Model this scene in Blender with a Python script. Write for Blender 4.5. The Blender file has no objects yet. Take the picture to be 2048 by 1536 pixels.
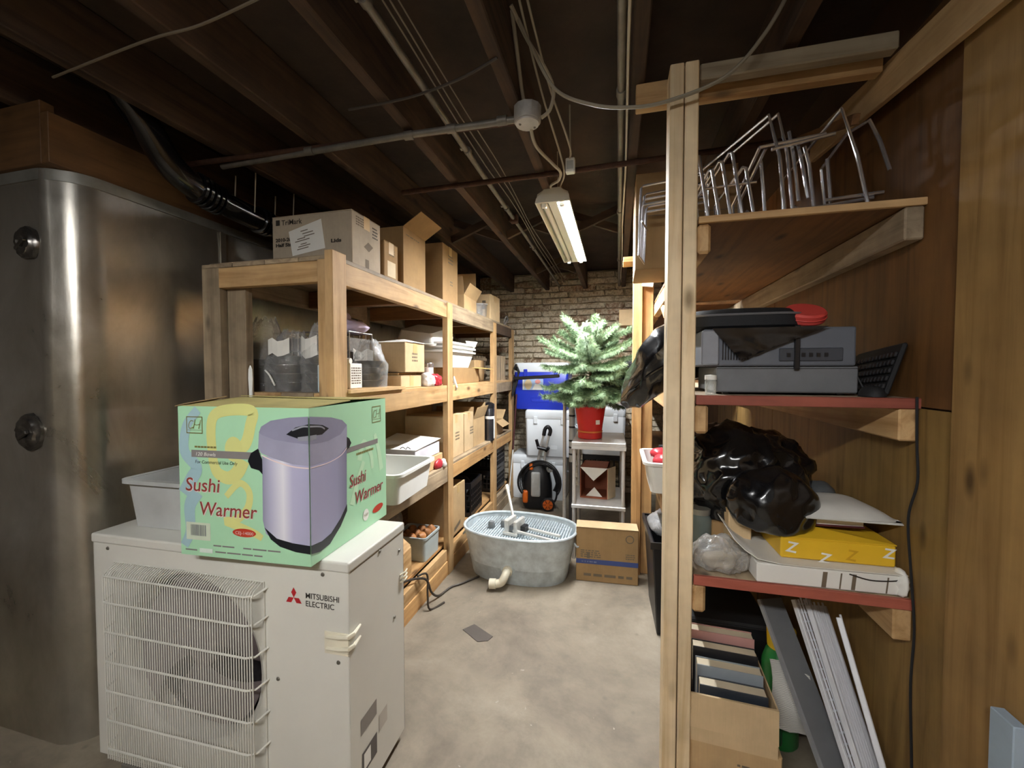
import bpy, bmesh, math, random
from mathutils import Vector, Matrix, noise
random.seed(11)
S = bpy.context.scene
COL = S.collection
PI = math.pi
R = math.radians

# ------------------------------------------------------------------ camera
cam = bpy.data.cameras.new('camera')
cam.sensor_width = 36.0
cam.lens = 820.0 / 2048.0 * 36.0
cam.clip_start = 0.02
co = bpy.data.objects.new('camera', cam)
COL.objects.link(co)
co.location = (0.0, 0.0, 1.40)
co.rotation_euler = (R(90) - math.atan(26 / 820.0), 0.0, math.atan(211 / 820.0))
S.camera = co

# ------------------------------------------------------------------ world, exposure
w = bpy.data.worlds.new('world')
S.world = w
w.use_nodes = True
w.node_tree.nodes['Background'].inputs[0].default_value = (0.5, 0.45, 0.4, 1)
w.node_tree.nodes['Background'].inputs[1].default_value = 0.0
S.view_settings.view_transform = 'Standard'
S.view_settings.look = 'None'
S.view_settings.gamma = 1.0
S.view_settings.exposure = 1.35
S.view_settings.use_curve_mapping = False
TUBE_POWER = 285.0          # emission of the lit tube in view
TUBE_POWER_NEAR = 70.0     # emission of the tubes of the lamp behind the camera

# ------------------------------------------------------------------ materials
MATS = {}


def lin(c):
    if isinstance(c, str):
        c = tuple(int(c[i:i + 2], 16) / 255 for i in (0, 2, 4))
    return tuple(((v / 12.92) if v <= 0.04045 else ((v + 0.055) / 1.055) ** 2.4) for v in c)


def newmat(name):
    m = bpy.data.materials.new(name)
    m.use_nodes = True
    nt = m.node_tree
    b = nt.nodes['Principled BSDF']
    return m, nt, b


def nd(nt, t, **kw):
    n = nt.nodes.new(t)
    for k, v in kw.items():
        if hasattr(n, k):
            setattr(n, k, v)
    return n


def coords(nt, scale=(1, 1, 1), rnd=True, obj=True):
    tc = nd(nt, 'ShaderNodeTexCoord')
    mp = nd(nt, 'ShaderNodeMapping')
    mp.inputs['Scale'].default_value = scale
    if rnd:
        oi = nd(nt, 'ShaderNodeObjectInfo')
        mu = nd(nt, 'ShaderNodeMath', operation='MULTIPLY')
        mu.inputs[1].default_value = 37.0
        nt.links.new(oi.outputs['Random'], mu.inputs[0])
        ad = nd(nt, 'ShaderNodeVectorMath', operation='ADD')
        nt.links.new(tc.outputs['Object' if obj else 'Generated'], ad.inputs[0])
        nt.links.new(mu.outputs[0], ad.inputs[1])
        nt.links.new(ad.outputs[0], mp.inputs[0])
    else:
        nt.links.new(tc.outputs['Object' if obj else 'Generated'], mp.inputs[0])
    return mp


def ntex(nt, mp, scale, detail=4, rough=0.55, dist=0.0):
    n = nd(nt, 'ShaderNodeTexNoise')
    n.inputs['Scale'].default_value = scale
    n.inputs['Detail'].default_value = detail
    n.inputs['Roughness'].default_value = rough
    n.inputs['Distortion'].default_value = dist
    nt.links.new(mp.outputs[0], n.inputs['Vector'])
    return n


def ramp(nt, src, stops):
    r = nd(nt, 'ShaderNodeValToRGB')
    e = r.color_ramp.elements
    while len(e) < len(stops):
        e.new(0.5)
    for el, (p, c) in zip(e, stops):
        el.position = p
        c = lin(c) if isinstance(c, str) else c
        el.color = (c[0], c[1], c[2], 1)
    nt.links.new(src, r.inputs[0])
    return r


def mix(nt, a, b, fac, mode='MIX'):
    m = nd(nt, 'ShaderNodeMixRGB', blend_type=mode)
    for i, v in ((1, a), (2, b)):
        if hasattr(v, 'links'):
            nt.links.new(v, m.inputs[i])
        else:
            v = lin(v) if isinstance(v, str) else v
            m.inputs[i].default_value = (v[0], v[1], v[2], 1)
    if hasattr(fac, 'links'):
        nt.links.new(fac, m.inputs[0])
    else:
        m.inputs[0].default_value = fac
    return m.outputs[0]


def bump(nt, b, src, strength=0.2, dist=0.01):
    bp = nd(nt, 'ShaderNodeBump')
    bp.inputs['Strength'].default_value = strength
    bp.inputs['Distance'].default_value = dist
    nt.links.new(src, bp.inputs['Height'])
    nt.links.new(bp.outputs[0], b.inputs['Normal'])


def rndval(nt, col, amt):
    """per object brightness change"""
    oi = nd(nt, 'ShaderNodeObjectInfo')
    mr = nd(nt, 'ShaderNodeMapRange')
    mr.inputs['To Min'].default_value = 1 - amt
    mr.inputs['To Max'].default_value = 1 + amt
    nt.links.new(oi.outputs['Random'], mr.inputs['Value'])
    h = nd(nt, 'ShaderNodeHueSaturation')
    nt.links.new(mr.outputs[0], h.inputs['Value'])
    nt.links.new(col, h.inputs['Color'])
    return h.outputs[0]


def plain(name, col, rough=0.5, metal=0.0, var=0.12, scale=6.0, bmp=0.0, bscale=40.0, rnd=0.0, alpha=1.0, coat=0.0):
    if name in MATS:
        return MATS[name]
    m, nt, b = newmat(name)
    c = lin(col) if isinstance(col, str) else col
    mp = coords(nt)
    n = ntex(nt, mp, scale, 5, 0.6)
    lo = tuple(v * (1 - var) for v in c)
    hi = tuple(min(1, v * (1 + var)) for v in c)
    r = ramp(nt, n.outputs[0], [(0.3, lo), (0.7, hi)])
    out = r.outputs[0]
    if rnd:
        out = rndval(nt, out, rnd)
    nt.links.new(out, b.inputs['Base Color'])
    b.inputs['Roughness'].default_value = rough
    b.inputs['Metallic'].default_value = metal
    b.inputs['Alpha'].default_value = alpha
    if coat:
        b.inputs['Coat Weight'].default_value = coat
    if bmp:
        n2 = ntex(nt, mp, bscale, 4, 0.6)
        bump(nt, b, n2.outputs[0], bmp, 0.01)
    MATS[name] = m
    return m


def wood(name, light, dark, axis=2, rough=0.65, rnd=0.14, knots=True, dirt=0.0):
    key = name + 'xyz'[axis]
    if key in MATS:
        return MATS[key]
    m, nt, b = newmat(key)
    sc = [22.0, 22.0, 22.0]
    sc[axis] = 1.3
    mp = coords(nt, sc)
    n = ntex(nt, mp, 1.0, 6, 0.6, 0.8)
    r = ramp(nt, n.outputs[0], [(0.30, dark), (0.5, mixc(light, dark, 0.35)), (0.68, light)])
    out = r.outputs[0]
    if knots:
        sk = [9.0, 9.0, 9.0]
        sk[axis] = 3.6
        mk = coords(nt, sk)
        v = nd(nt, 'ShaderNodeTexVoronoi')
        v.inputs['Scale'].default_value = 0.9
        nt.links.new(mk.outputs[0], v.inputs['Vector'])
        kr = ramp(nt, v.outputs['Distance'], [(0.05, (1, 1, 1)), (0.17, (0, 0, 0))])
        out = mix(nt, out, tuple(0.42 * x for x in lin(dark)), kr.outputs[0])
    mp2 = coords(nt, (1, 1, 1))
    n2 = ntex(nt, mp2, 5.0, 4, 0.6)
    r2 = ramp(nt, n2.outputs[0], [(0.35, (1 - 0.28 - dirt,) * 3), (0.62, (1, 1, 1))])
    out = mix(nt, out, r2.outputs[0], 0.8, 'MULTIPLY')
    out = rndval(nt, out, rnd)
    nt.links.new(out, b.inputs['Base Color'])
    b.inputs['Roughness'].default_value = rough
    bump(nt, b, n.outputs[0], 0.15, 0.004)
    MATS[key] = m
    return m


def mixc(a, b, f):
    a = lin(a) if isinstance(a, str) else a
    b = lin(b) if isinstance(b, str) else b
    return tuple(x * (1 - f) + y * f for x, y in zip(a, b))


def lumber(axis, kind='new'):
    if kind == 'new':
        return wood('lumber', 'd2ad7c', 'a47c4a', axis)
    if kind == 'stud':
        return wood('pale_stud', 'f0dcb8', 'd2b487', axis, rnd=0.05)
    if kind == 'old':
        return wood('old_lumber', 'b8a385', '84705a', axis, dirt=0.2)
    if kind == 'orange':
        return wood('orange_lumber', 'd9ad74', 'ab7a45', axis)
    if kind == 'joist':
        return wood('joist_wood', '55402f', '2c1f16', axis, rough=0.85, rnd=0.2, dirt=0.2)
    if kind == 'red':
        return wood('red_painted_wood', 'a85a48', '7c3a2c', axis, knots=False)
    if kind == 'dark':
        return wood('dark_wood', '8a5f35', '5c3c1e', axis)


def cardboard(tone='mid'):
    c = {'light': 'd6ba90', 'mid': 'c6a679', 'dark': 'a38257', 'pale': 'd9c7a8', 'grey': 'b8a994'}[tone]
    key = 'cardboard_' + tone
    if key in MATS:
        return MATS[key]
    m, nt, b = newmat(key)
    c = lin(c)
    mp = coords(nt)
    n = ntex(nt, mp, 7, 5, 0.65)
    r = ramp(nt, n.outputs[0], [(0.28, tuple(v * 0.8 for v in c)), (0.62, c)])
    f = coords(nt, (260, 260, 8))
    n2 = ntex(nt, f, 1, 2)
    r2 = ramp(nt, n2.outputs[0], [(0.3, (0.93,) * 3), (0.7, (1, 1, 1))])
    out = mix(nt, r.outputs[0], r2.outputs[0], 1.0, 'MULTIPLY')
    out = rndval(nt, out, 0.08)
    nt.links.new(out, b.inputs['Base Color'])
    b.inputs['Roughness'].default_value = 0.85
    bump(nt, b, n.outputs[0], 0.08, 0.01)
    MATS[key] = m
    return m


def emit(name, col, strength):
    m, nt, b = newmat(name)
    b.inputs['Base Color'].default_value = (0.9, 0.9, 0.9, 1)
    b.inputs['Emission Color'].default_value = (*col, 1)
    b.inputs['Emission Strength'].default_value = strength
    return m


def clearfilm(name, tint=(0.9, 0.9, 0.88), opac=0.10, rough=0.08):
    """thin clear plastic: mostly transparent, a little milky, glossy creases"""
    if name in MATS:
        return MATS[name]
    m, nt, b = newmat(name)
    out = nt.nodes['Material Output']
    b.inputs['Base Color'].default_value = (*tint, 1)
    b.inputs['Roughness'].default_value = 0.4
    mp = coords(nt)
    n = ntex(nt, mp, 26, 3, 0.6, 1.5)
    bp = nd(nt, 'ShaderNodeBump')
    bp.inputs['Strength'].default_value = 0.8
    bp.inputs['Distance'].default_value = 0.01
    nt.links.new(n.outputs[0], bp.inputs['Height'])
    gl = nd(nt, 'ShaderNodeBsdfGlossy')
    gl.inputs['Roughness'].default_value = rough
    nt.links.new(bp.outputs[0], gl.inputs['Normal'])
    tr = nd(nt, 'ShaderNodeBsdfTransparent')
    fr = nd(nt, 'ShaderNodeLayerWeight')
    fr.inputs['Blend'].default_value = 0.3
    nt.links.new(bp.outputs[0], fr.inputs['Normal'])
    mr = nd(nt, 'ShaderNodeMapRange')
    mr.inputs['To Min'].default_value = opac
    mr.inputs['To Max'].default_value = min(1, opac + 0.35)
    nt.links.new(fr.outputs['Facing'], mr.inputs['Value'])
    m1 = nd(nt, 'ShaderNodeMixShader')
    nt.links.new(mr.outputs[0], m1.inputs[0])
    nt.links.new(tr.outputs[0], m1.inputs[1])
    nt.links.new(b.outputs[0], m1.inputs[2])
    m2 = nd(nt, 'ShaderNodeMixShader')
    f2 = nd(nt, 'ShaderNodeMath', operation='MULTIPLY_ADD')
    f2.inputs[1].default_value = 0.5
    f2.inputs[2].default_value = 0.06
    nt.links.new(fr.outputs['Fresnel'], f2.inputs[0])
    nt.links.new(f2.outputs[0], m2.inputs[0])
    nt.links.new(m1.outputs[0], m2.inputs[1])
    nt.links.new(gl.outputs[0], m2.inputs[2])
    nt.links.new(m2.outputs[0], out.inputs['Surface'])
    MATS[name] = m
    return m


# ------------------------------------------------------------------ mesh helpers
class MB:
    def __init__(s):
        s.v = []
        s.f = []

    def add(s, vs, fs):
        o = len(s.v)
        s.v += [Vector(p) for p in vs]
        s.f += [tuple(i + o for i in f) for f in fs]
        return s

    def box(s, x0, x1, y0, y1, z0, z1, M=None):
        vs = [(x0, y0, z0), (x1, y0, z0), (x1, y1, z0), (x0, y1, z0), (x0, y0, z1), (x1, y0, z1), (x1, y1, z1), (x0, y1, z1)]
        if M:
            vs = [M @ Vector(p) for p in vs]
        return s.add(vs, [(0, 3, 2, 1), (4, 5, 6, 7), (0, 1, 5, 4), (1, 2, 6, 5), (2, 3, 7, 6), (3, 0, 4, 7)])

    def bar(s, a, b, w, h, up=(0, 0, 1)):
        """rectangular bar from a to b, w across, h along up"""
        a, b, up = Vector(a), Vector(b), Vector(up)
        d = (b - a)
        L = d.length
        d.normalize()
        x = d.cross(up)
        if x.length < 1e-5:
            x = d.cross(Vector((1, 0, 0)))
        x.normalize()
        z = x.cross(d)
        M = Matrix(((x.x, d.x, z.x, a.x), (x.y, d.y, z.y, a.y), (x.z, d.z, z.z, a.z), (0, 0, 0, 1)))
        return s.box(-w / 2, w / 2, 0, L, -h / 2, h / 2, M)

    def tube(s, pts, r, seg=8, cap=True, closed=False):
        pts = [Vector(p) for p in pts]
        n = len(pts)
        rs = r if isinstance(r, (list, tuple)) else [r] * n
        rings = []
        prev = None
        for i, p in enumerate(pts):
            if closed:
                d = pts[(i + 1) % n] - pts[i - 1]
            else:
                d = pts[min(i + 1, n - 1)] - pts[max(i - 1, 0)]
            d.normalize()
            if prev is None:
                x = d.cross(Vector((0, 0, 1)))
                if x.length < 1e-3:
                    x = d.cross(Vector((0, 1, 0)))
            else:
                x = prev - d * prev.dot(d)
            x.normalize()
            prev = x
            y = d.cross(x)
            rings.append([p + (x * math.cos(2 * PI * k / seg) + y * math.sin(2 * PI * k / seg)) * rs[i] for k in range(seg)])
        vs = [q for rg in rings for q in rg]
        fs = []
        m = n if closed else n - 1
        for i in range(m):
            j = (i + 1) % n
            for k in range(seg):
                k2 = (k + 1) % seg
                fs.append((i * seg + k, i * seg + k2, j * seg + k2, j * seg + k))
        if cap and not closed:
            fs.append(tuple(range(seg))[::-1])
            fs.append(tuple((n - 1) * seg + k for k in range(seg)))
        return s.add(vs, fs)

    def lathe(s, prof, seg=24, M=None, sx=1.0, sy=1.0, cap0=False, cap1=False):
        """prof list of (r, z)"""
        vs = []
        for r, z in prof:
            for k in range(seg):
                a = 2 * PI * k / seg
                vs.append(Vector((r * math.cos(a) * sx, r * math.sin(a) * sy, z)))
        fs = []
        for i in range(len(prof) - 1):
            for k in range(seg):
                k2 = (k + 1) % seg
                fs.append((i * seg + k, i * seg + k2, (i + 1) * seg + k2, (i + 1) * seg + k))
        if cap0:
            fs.append(tuple(range(seg))[::-1])
        if cap1:
            fs.append(tuple((len(prof) - 1) * seg + k for k in range(seg)))
        if M:
            vs = [M @ p for p in vs]
        return s.add(vs, fs)

    def loops(s, loops, cap0=True, cap1=True):
        """skin a list of equally long closed loops"""
        n = len(loops[0])
        vs = [p for l in loops for p in l]
        fs = []
        for i in range(len(loops) - 1):
            for k in range(n):
                k2 = (k + 1) % n
                fs.append((i * n + k, i * n + k2, (i + 1) * n + k2, (i + 1) * n + k))
        if cap0:
            fs.append(tuple(range(n))[::-1])
        if cap1:
            fs.append(tuple((len(loops) - 1) * n + k for k in range(n)))
        return s.add(vs, fs)

    def xf(s, M):
        s.v = [M @ p for p in s.v]
        return s

    def build(s, name, mat, parent=None, smooth=False, bevel=0.0, seg=1, solid=0.0):
        c = Vector((0, 0, 0))
        if s.v:
            lo = Vector([min(p[i] for p in s.v) for i in range(3)])
            hi = Vector([max(p[i] for p in s.v) for i in range(3)])
            c = (lo + hi) / 2
        me = bpy.data.meshes.new(name)
        me.from_pydata([tuple(p - c) for p in s.v], [], s.f)
        bm = bmesh.new()
        bm.from_mesh(me)
        bmesh.ops.recalc_face_normals(bm, faces=bm.faces)
        if solid:
            bmesh.ops.solidify(bm, geom=list(bm.faces), thickness=solid)
        if bevel:
            es = [e for e in bm.edges if len(e.link_faces) == 2 and e.calc_face_angle(0) > R(30)]
            bmesh.ops.bevel(bm, geom=es, offset=bevel, segments=seg, profile=0.5, affect='EDGES')
        bm.to_mesh(me)
        bm.free()
        if smooth:
            me.polygons.foreach_set('use_smooth', [True] * len(me.polygons))
            try:
                me.set_sharp_from_angle(angle=R(40 if smooth is True else smooth))
            except Exception:
                pass
        me.materials.append(mat)
        o = bpy.data.objects.new(name, me)
        COL.objects.link(o)
        o.location = c
        if parent is not None:
            o.parent = parent
        return o


def tag(o, label=None, cat=None, group=None, kind=None):
    if label:
        o['label'] = label
    if cat:
        o['category'] = cat
    if group:
        o['group'] = group
    if kind:
        o['kind'] = kind
    return o


def thing(name, label, cat, loc=(0, 0, 0), rz=0.0, group=None, rot=None):
    o = bpy.data.objects.new(name, None)
    o.empty_display_size = 0.05
    COL.objects.link(o)
    o.location = loc
    o.rotation_euler = rot if rot else (0, 0, R(rz))
    return tag(o, label, cat, group)


def wb(name, par, x0, x1, y0, y1, z0, z1, mat, bevel=0.002, tilt=None):
    """box given in world coordinates, child of an unrotated parent"""
    p = par.location if par is not None else Vector((0, 0, 0))
    o = MB().box(x0 - p.x, x1 - p.x, y0 - p.y, y1 - p.y, z0 - p.z, z1 - p.z).build(name, mat, par, bevel=bevel)
    if tilt:
        o.rotation_euler = [R(t) for t in tilt]
    return o


def bake_scale(t, k):
    for ch in t.children:
        if ch.data.users == 1:
            ch.data.transform(Matrix.Scale(k, 4))
        ch.location = ch.location * k


def copy_tree(o, parent=None):
    c = o.copy()
    COL.objects.link(c)
    if parent is not None:
        c.parent = parent
    for ch in list(o.children):
        copy_tree(ch, c)
    return c


def smoothpath(pts, n=8):
    pts = [Vector(p) for p in pts]
    out = []
    for i in range(len(pts) - 1):
        p0 = pts[max(i - 1, 0)]
        p1, p2 = pts[i], pts[i + 1]
        p3 = pts[min(i + 2, len(pts) - 1)]
        for k in range(n):
            t = k / n
            out.append(0.5 * ((2 * p1) + (p2 - p0) * t + (2 * p0 - 5 * p1 + 4 * p2 - p3) * t * t + (3 * p1 - p0 - 3 * p2 + p3) * t ** 3))
    out.append(pts[-1])
    return out


class Face:
    """a flat print area: origin and unit u, v vectors (parent local coordinates)"""
    def __init__(s, o, u, v, par):
        s.o, s.u, s.v = Vector(o), Vector(u).normalized(), Vector(v).normalized()
        s.n = s.u.cross(s.v)
        s.par = par

    def pt(s, a, b, off):
        return s.o + s.u * a + s.v * b + s.n * off

    def poly(s, name, pts, mat, off=0.0008):
        return MB().add([s.pt(a, b, off) for a, b in pts], [tuple(range(len(pts)))]).build(name, mat, s.par)

    def polys(s, name, lst, mat, off=0.0008):
        m = MB()
        for pts in lst:
            m.add([s.pt(a, b, off) for a, b in pts], [tuple(range(len(pts)))])
        o = m.build(name, mat, s.par)
        if len(lst) > 1:
            o['kind'] = 'stuff'
        return o

    def rect(s, name, a0, a1, b0, b1, mat, off=0.0008):
        return s.poly(name, [(a0, b0), (a1, b0), (a1, b1), (a0, b1)], mat, off)

    def text(s, name, txt, a, b, size, mat, off=0.0012, width=None, shear=0.0, rot=0.0, bold=0.0, align='LEFT'):
        cu = bpy.data.curves.new('lettering', 'FONT')
        cu.body = txt
        cu.size = size
        cu.shear = shear
        cu.offset = bold
        cu.align_x = align
        cu.resolution_u = 3
        t = bpy.data.objects.new('lettering', cu)
        COL.objects.link(t)
        dg = bpy.context.evaluated_depsgraph_get()
        me = bpy.data.meshes.new_from_object(t.evaluated_get(dg))
        bpy.data.objects.remove(t)
        bpy.data.curves.remove(cu)
        xs = [v.co.x for v in me.vertices]
        k = 1.0
        if width and xs:
            k = width / max(1e-6, max(xs) - min(xs))
        ca, sa = math.cos(R(rot)), math.sin(R(rot))
        vs = []
        for v in me.vertices:
            x, y = v.co.x * k, v.co.y
            vs.append(s.pt(a + x * ca - y * sa, b + x * sa + y * ca, off))
        fs = [tuple(p.vertices) for p in me.polygons]
        bpy.data.meshes.remove(me)
        return MB().add(vs, fs).build(name, mat, s.par)


def ellipse(cx, cy, rx, ry, n=28, rot=0):
    c, s_ = math.cos(R(rot)), math.sin(R(rot))
    out = []
    for k in range(n):
        a = 2 * PI * k / n
        x, y = rx * math.cos(a), ry * math.sin(a)
        out.append((cx + x * c - y * s_, cy + x * s_ + y * c))
    return out


def stroke(pts, w):
    """polygon around a 2d polyline, with per point widths"""
    P = [Vector((a, b, 0)) for a, b in pts]
    P = smoothpath(P, 6)
    n = len(P)
    ws = [w[0] + (w[1] - w[0]) * i / (n - 1) for i in range(n)] if isinstance(w, (tuple, list)) else [w] * n
    L, Rr = [], []
    for i, p in enumerate(P):
        d = P[min(i + 1, n - 1)] - P[max(i - 1, 0)]
        d.normalize()
        q = Vector((-d.y, d.x, 0))
        L.append(p + q * ws[i] / 2)
        Rr.append(p - q * ws[i] / 2)
    return [[(L[i].x, L[i].y), (Rr[i].x, Rr[i].y), (Rr[i + 1].x, Rr[i + 1].y), (L[i + 1].x, L[i + 1].y)] for i in range(n - 1)]


def fold(p, sc, seed):
    q = Vector(p) * sc + Vector((seed * 3.1, seed * 1.7, seed * 5.3))
    return 1.0 - 2.0 * abs(noise.noise(q))


def blob(name, mat, par, rx, ry, rz, seed=1, amp=0.18, sc=5.0, sub=4, flat=0.55, neck=None, loc=(0, 0, 0), rot=None):
    """crumpled bag: displaced ellipsoid with a flattened underside standing on z = loc.z"""
    bm = bmesh.new()
    bmesh.ops.create_icosphere(bm, subdivisions=sub, radius=1.0)
    for v in bm.verts:
        p = v.co.copy()
        r = min(rx, ry, rz)
        q = Vector((p.x * rx, p.y * ry, p.z * rz))
        d = amp * r * (fold(q, sc, seed) * 0.6 + 0.45 * fold(q, sc * 2.3, seed + 5) + 0.25 * fold(q, sc * 5.0, seed + 9) - 0.4)
        q += p * d
        if neck and p.z > neck:
            t = (p.z - neck) / (1 - neck)
            k = 1 - 0.75 * t ** 0.7
            q.x *= k
            q.y *= k
            q.z += 0.5 * rz * t * t
            a = math.atan2(q.y, q.x)
            q *= 1 + 0.12 * t * math.sin(7 * a + seed)
        if q.z < -flat * rz:
            q.z = -flat * rz + (q.z + flat * rz) * 0.08
        v.co = q
    zmin = min(v.co.z for v in bm.verts)
    me = bpy.data.meshes.new(name)
    for v in bm.verts:
        v.co.z -= zmin
    if rot:
        bmesh.ops.rotate(bm, verts=bm.verts, cent=(0, 0, 0), matrix=Matrix.Rotation(R(rot), 3, 'Z'))
    bm.to_mesh(me)
    bm.free()
    me.polygons.foreach_set('use_smooth', [True] * len(me.polygons))
    me.materials.append(mat)
    o = bpy.data.objects.new(name, me)
    COL.objects.link(o)
    o.location = loc
    if par is not None:
        o.parent = par
    return o


# shared materials
WHITE_MET = plain('white_enamel', 'd8d6cc', 0.4, 0.0, 0.04)
AC_PAINT = plain('beige_enamel', 'd4d2c9', 0.45, 0.0, 0.04, 3, 0.03, 300)
BLACK = plain('black_plastic', '17171a', 0.38, 0, 0.2)
MATTE_BLACK = plain('matte_black', '141416', 0.7, 0, 0.2)
BAGBLACK = plain('black_bag_film', '0d0d0f', 0.2, 0, 0.25, coat=0.4)
CHROME = plain('chrome_wire', 'e6e6ea', 0.2, 0.88, 0.05)
STEEL = plain('brushed_steel', 'cbc8c3', 0.36, 0.5, 0.1, 8)
GALV = plain('galvanised_steel', 'c9d3d7', 0.45, 0.3, 0.22, 14, 0.05, 60)
ZINC = plain('zinc_conduit', '7d7870', 0.5, 0.5, 0.2, 20)
RUST = plain('rusty_iron', '4a3022', 0.8, 0.2, 0.35, 30, 0.2, 120)
WHITE_PL = plain('white_plastic', 'e9e9e4', 0.35, 0, 0.04)
GREY_PL = plain('grey_translucent_plastic', 'b5b7b5', 0.4, 0, 0.1, 10)
PAPER = plain('white_paper', 'e6e4dd', 0.7, 0, 0.04)
CABLE = plain('beige_cable', 'a39b8a', 0.55, 0, 0.1)
CABLE_D = plain('dark_cable', '3a322a', 0.55, 0, 0.15)
INK = plain('black_ink', '2c2620', 0.7, 0, 0.05)
INK_L = plain('faded_ink', '6c5f4e', 0.8, 0, 0.1)
TAPE = plain('packing_tape', 'c9a873', 0.3, 0, 0.06)
FILM = clearfilm('clear_film')

# ================================================================== THE SETTING
def mat_floor():
    m, nt, b = newmat('concrete_floor')
    mp = coords(nt, (1, 1, 1), rnd=False)
    n1 = ntex(nt, mp, 1.6, 6, 0.65, 0.5)
    n2 = ntex(nt, mp, 9, 6, 0.7)
    n3 = ntex(nt, mp, 70, 3, 0.6)
    r1 = ramp(nt, n1.outputs[0], [(0.3, '6c6255'), (0.5, '897e6d'), (0.7, 'a09583')])
    r2 = ramp(nt, n2.outputs[0], [(0.3, (0.7,) * 3), (0.55, (1, 1, 1))])
    c = mix(nt, r1.outputs[0], r2.outputs[0], 0.7, 'MULTIPLY')
    v = nd(nt, 'ShaderNodeTexVoronoi')
    v.inputs['Scale'].default_value = 7
    nt.links.new(mp.outputs[0], v.inputs['Vector'])
    sp = ramp(nt, v.outputs['Distance'], [(0.02, (1, 1, 1)), (0.1, (0, 0, 0))])
    spm = mix(nt, (0, 0, 0), sp.outputs[0], n2.outputs[0])
    c = mix(nt, c, '5d5348', spm)
    # scuffed pale chips
    n4 = ntex(nt, mp, 14, 3, 0.5, 2.0)
    s4 = ramp(nt, n4.outputs[0], [(0.72, (0, 0, 0)), (0.78, (1, 1, 1))])
    c = mix(nt, c, 'b8aea0', s4.outputs[0])
    nt.links.new(c, b.inputs['Base Color'])
    b.inputs['Roughness'].default_value = 0.7
    bump(nt, b, n2.outputs[0], 0.25, 0.01)
    return m


floor = MB().box(-3.2, 0.85, -2.8, 5.1, -0.06, 0).build('floor', mat_floor())
tag(floor, 'worn beige concrete floor running down the aisle', kind='structure')

# ---- ceiling: dark deck with joists
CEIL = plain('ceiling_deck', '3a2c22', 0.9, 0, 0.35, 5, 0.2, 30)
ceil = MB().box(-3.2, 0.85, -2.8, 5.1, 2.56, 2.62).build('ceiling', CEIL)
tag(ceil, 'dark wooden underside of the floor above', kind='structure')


def cpart(mb, name, mat, par, **k):
    mb.v = [p - par.location for p in mb.v]
    return mb.build(name, mat, par, **k)


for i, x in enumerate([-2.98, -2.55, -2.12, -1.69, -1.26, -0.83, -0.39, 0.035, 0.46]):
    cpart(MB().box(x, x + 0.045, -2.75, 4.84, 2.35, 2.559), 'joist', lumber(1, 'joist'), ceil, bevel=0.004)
for x0, y in ((-0.785, 2.9), (-0.345, 2.95), (-1.215, 2.9), (-0.785, 4.0)):
    cpart(MB().bar((x0, y, 2.38), (x0 + 0.385, y, 2.53), 0.03, 0.05), 'bridging', lumber(0, 'joist'), ceil)
    cpart(MB().bar((x0, y + 0.06, 2.53), (x0 + 0.385, y + 0.06, 2.38), 0.03, 0.05), 'bridging', lumber(0, 'joist'), ceil)


# ---- back wall of whitewashed bricks
def mat_brick(name, a, b_, wh):
    m, nt, b = newmat(name)
    mp = coords(nt)
    n = ntex(nt, mp, 9, 5, 0.7)
    r = ramp(nt, n.outputs[0], [(0.3, a), (0.7, b_)])
    c = rndval(nt, r.outputs[0], 0.25)
    n2 = ntex(nt, mp, 16, 5, 0.75, 1.0)
    r2 = ramp(nt, n2.outputs[0], [(wh - 0.08, (0, 0, 0)), (wh + 0.06, (1, 1, 1))])
    c = mix(nt, c, 'dccfb6', r2.outputs[0])
    n5 = ntex(nt, mp, 34, 4, 0.7, 0.6)
    r5 = ramp(nt, n5.outputs[0], [(0.36, (0.45, 0.38, 0.3)), (0.5, (1, 1, 1))])
    c = mix(nt, c, r5.outputs[0], 0.85, 'MULTIPLY')
    nt.links.new(c, b.inputs['Base Color'])
    b.inputs['Roughness'].default_value = 0.92
    bump(nt, b, n2.outputs[0], 0.6, 0.02)
    return m


BRICKS = [mat_brick('whitewashed_brick', 'a08a70', 'c4b094', 0.44), mat_brick('bare_brick', '8f7058', 'b0937a', 0.54), mat_brick('pale_brick', 'b5a48a', 'd2c2a8', 0.40)]
MORTAR = plain('mortar', 'c0b196', 0.95, 0, 0.3, 12, 0.5, 50)
wall_back = MB().box(-1.95, 0.85, 4.87, 5.05, 0, 2.56).build('wall_back', MORTAR)
tag(wall_back, 'whitewashed brick wall closing the far end of the aisle', kind='structure')


def brick_mesh(seed, L, h=0.058, d=0.05):
    bm = bmesh.new()
    bmesh.ops.create_cube(bm, size=1)
    bmesh.ops.bevel(bm, geom=list(bm.edges), offset=0.09, segments=1, affect='EDGES')
    rs = random.Random(seed)
    for v in bm.verts:
        v.co = Vector((v.co.x * L, v.co.y * d, v.co.z * h)) + Vector((rs.uniform(-.008, .008), rs.uniform(-.010, .010), rs.uniform(-.007, .007)))
    me = bpy.data.meshes.new('brick')
    bm.to_mesh(me)
    bm.free()
    return me


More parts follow.
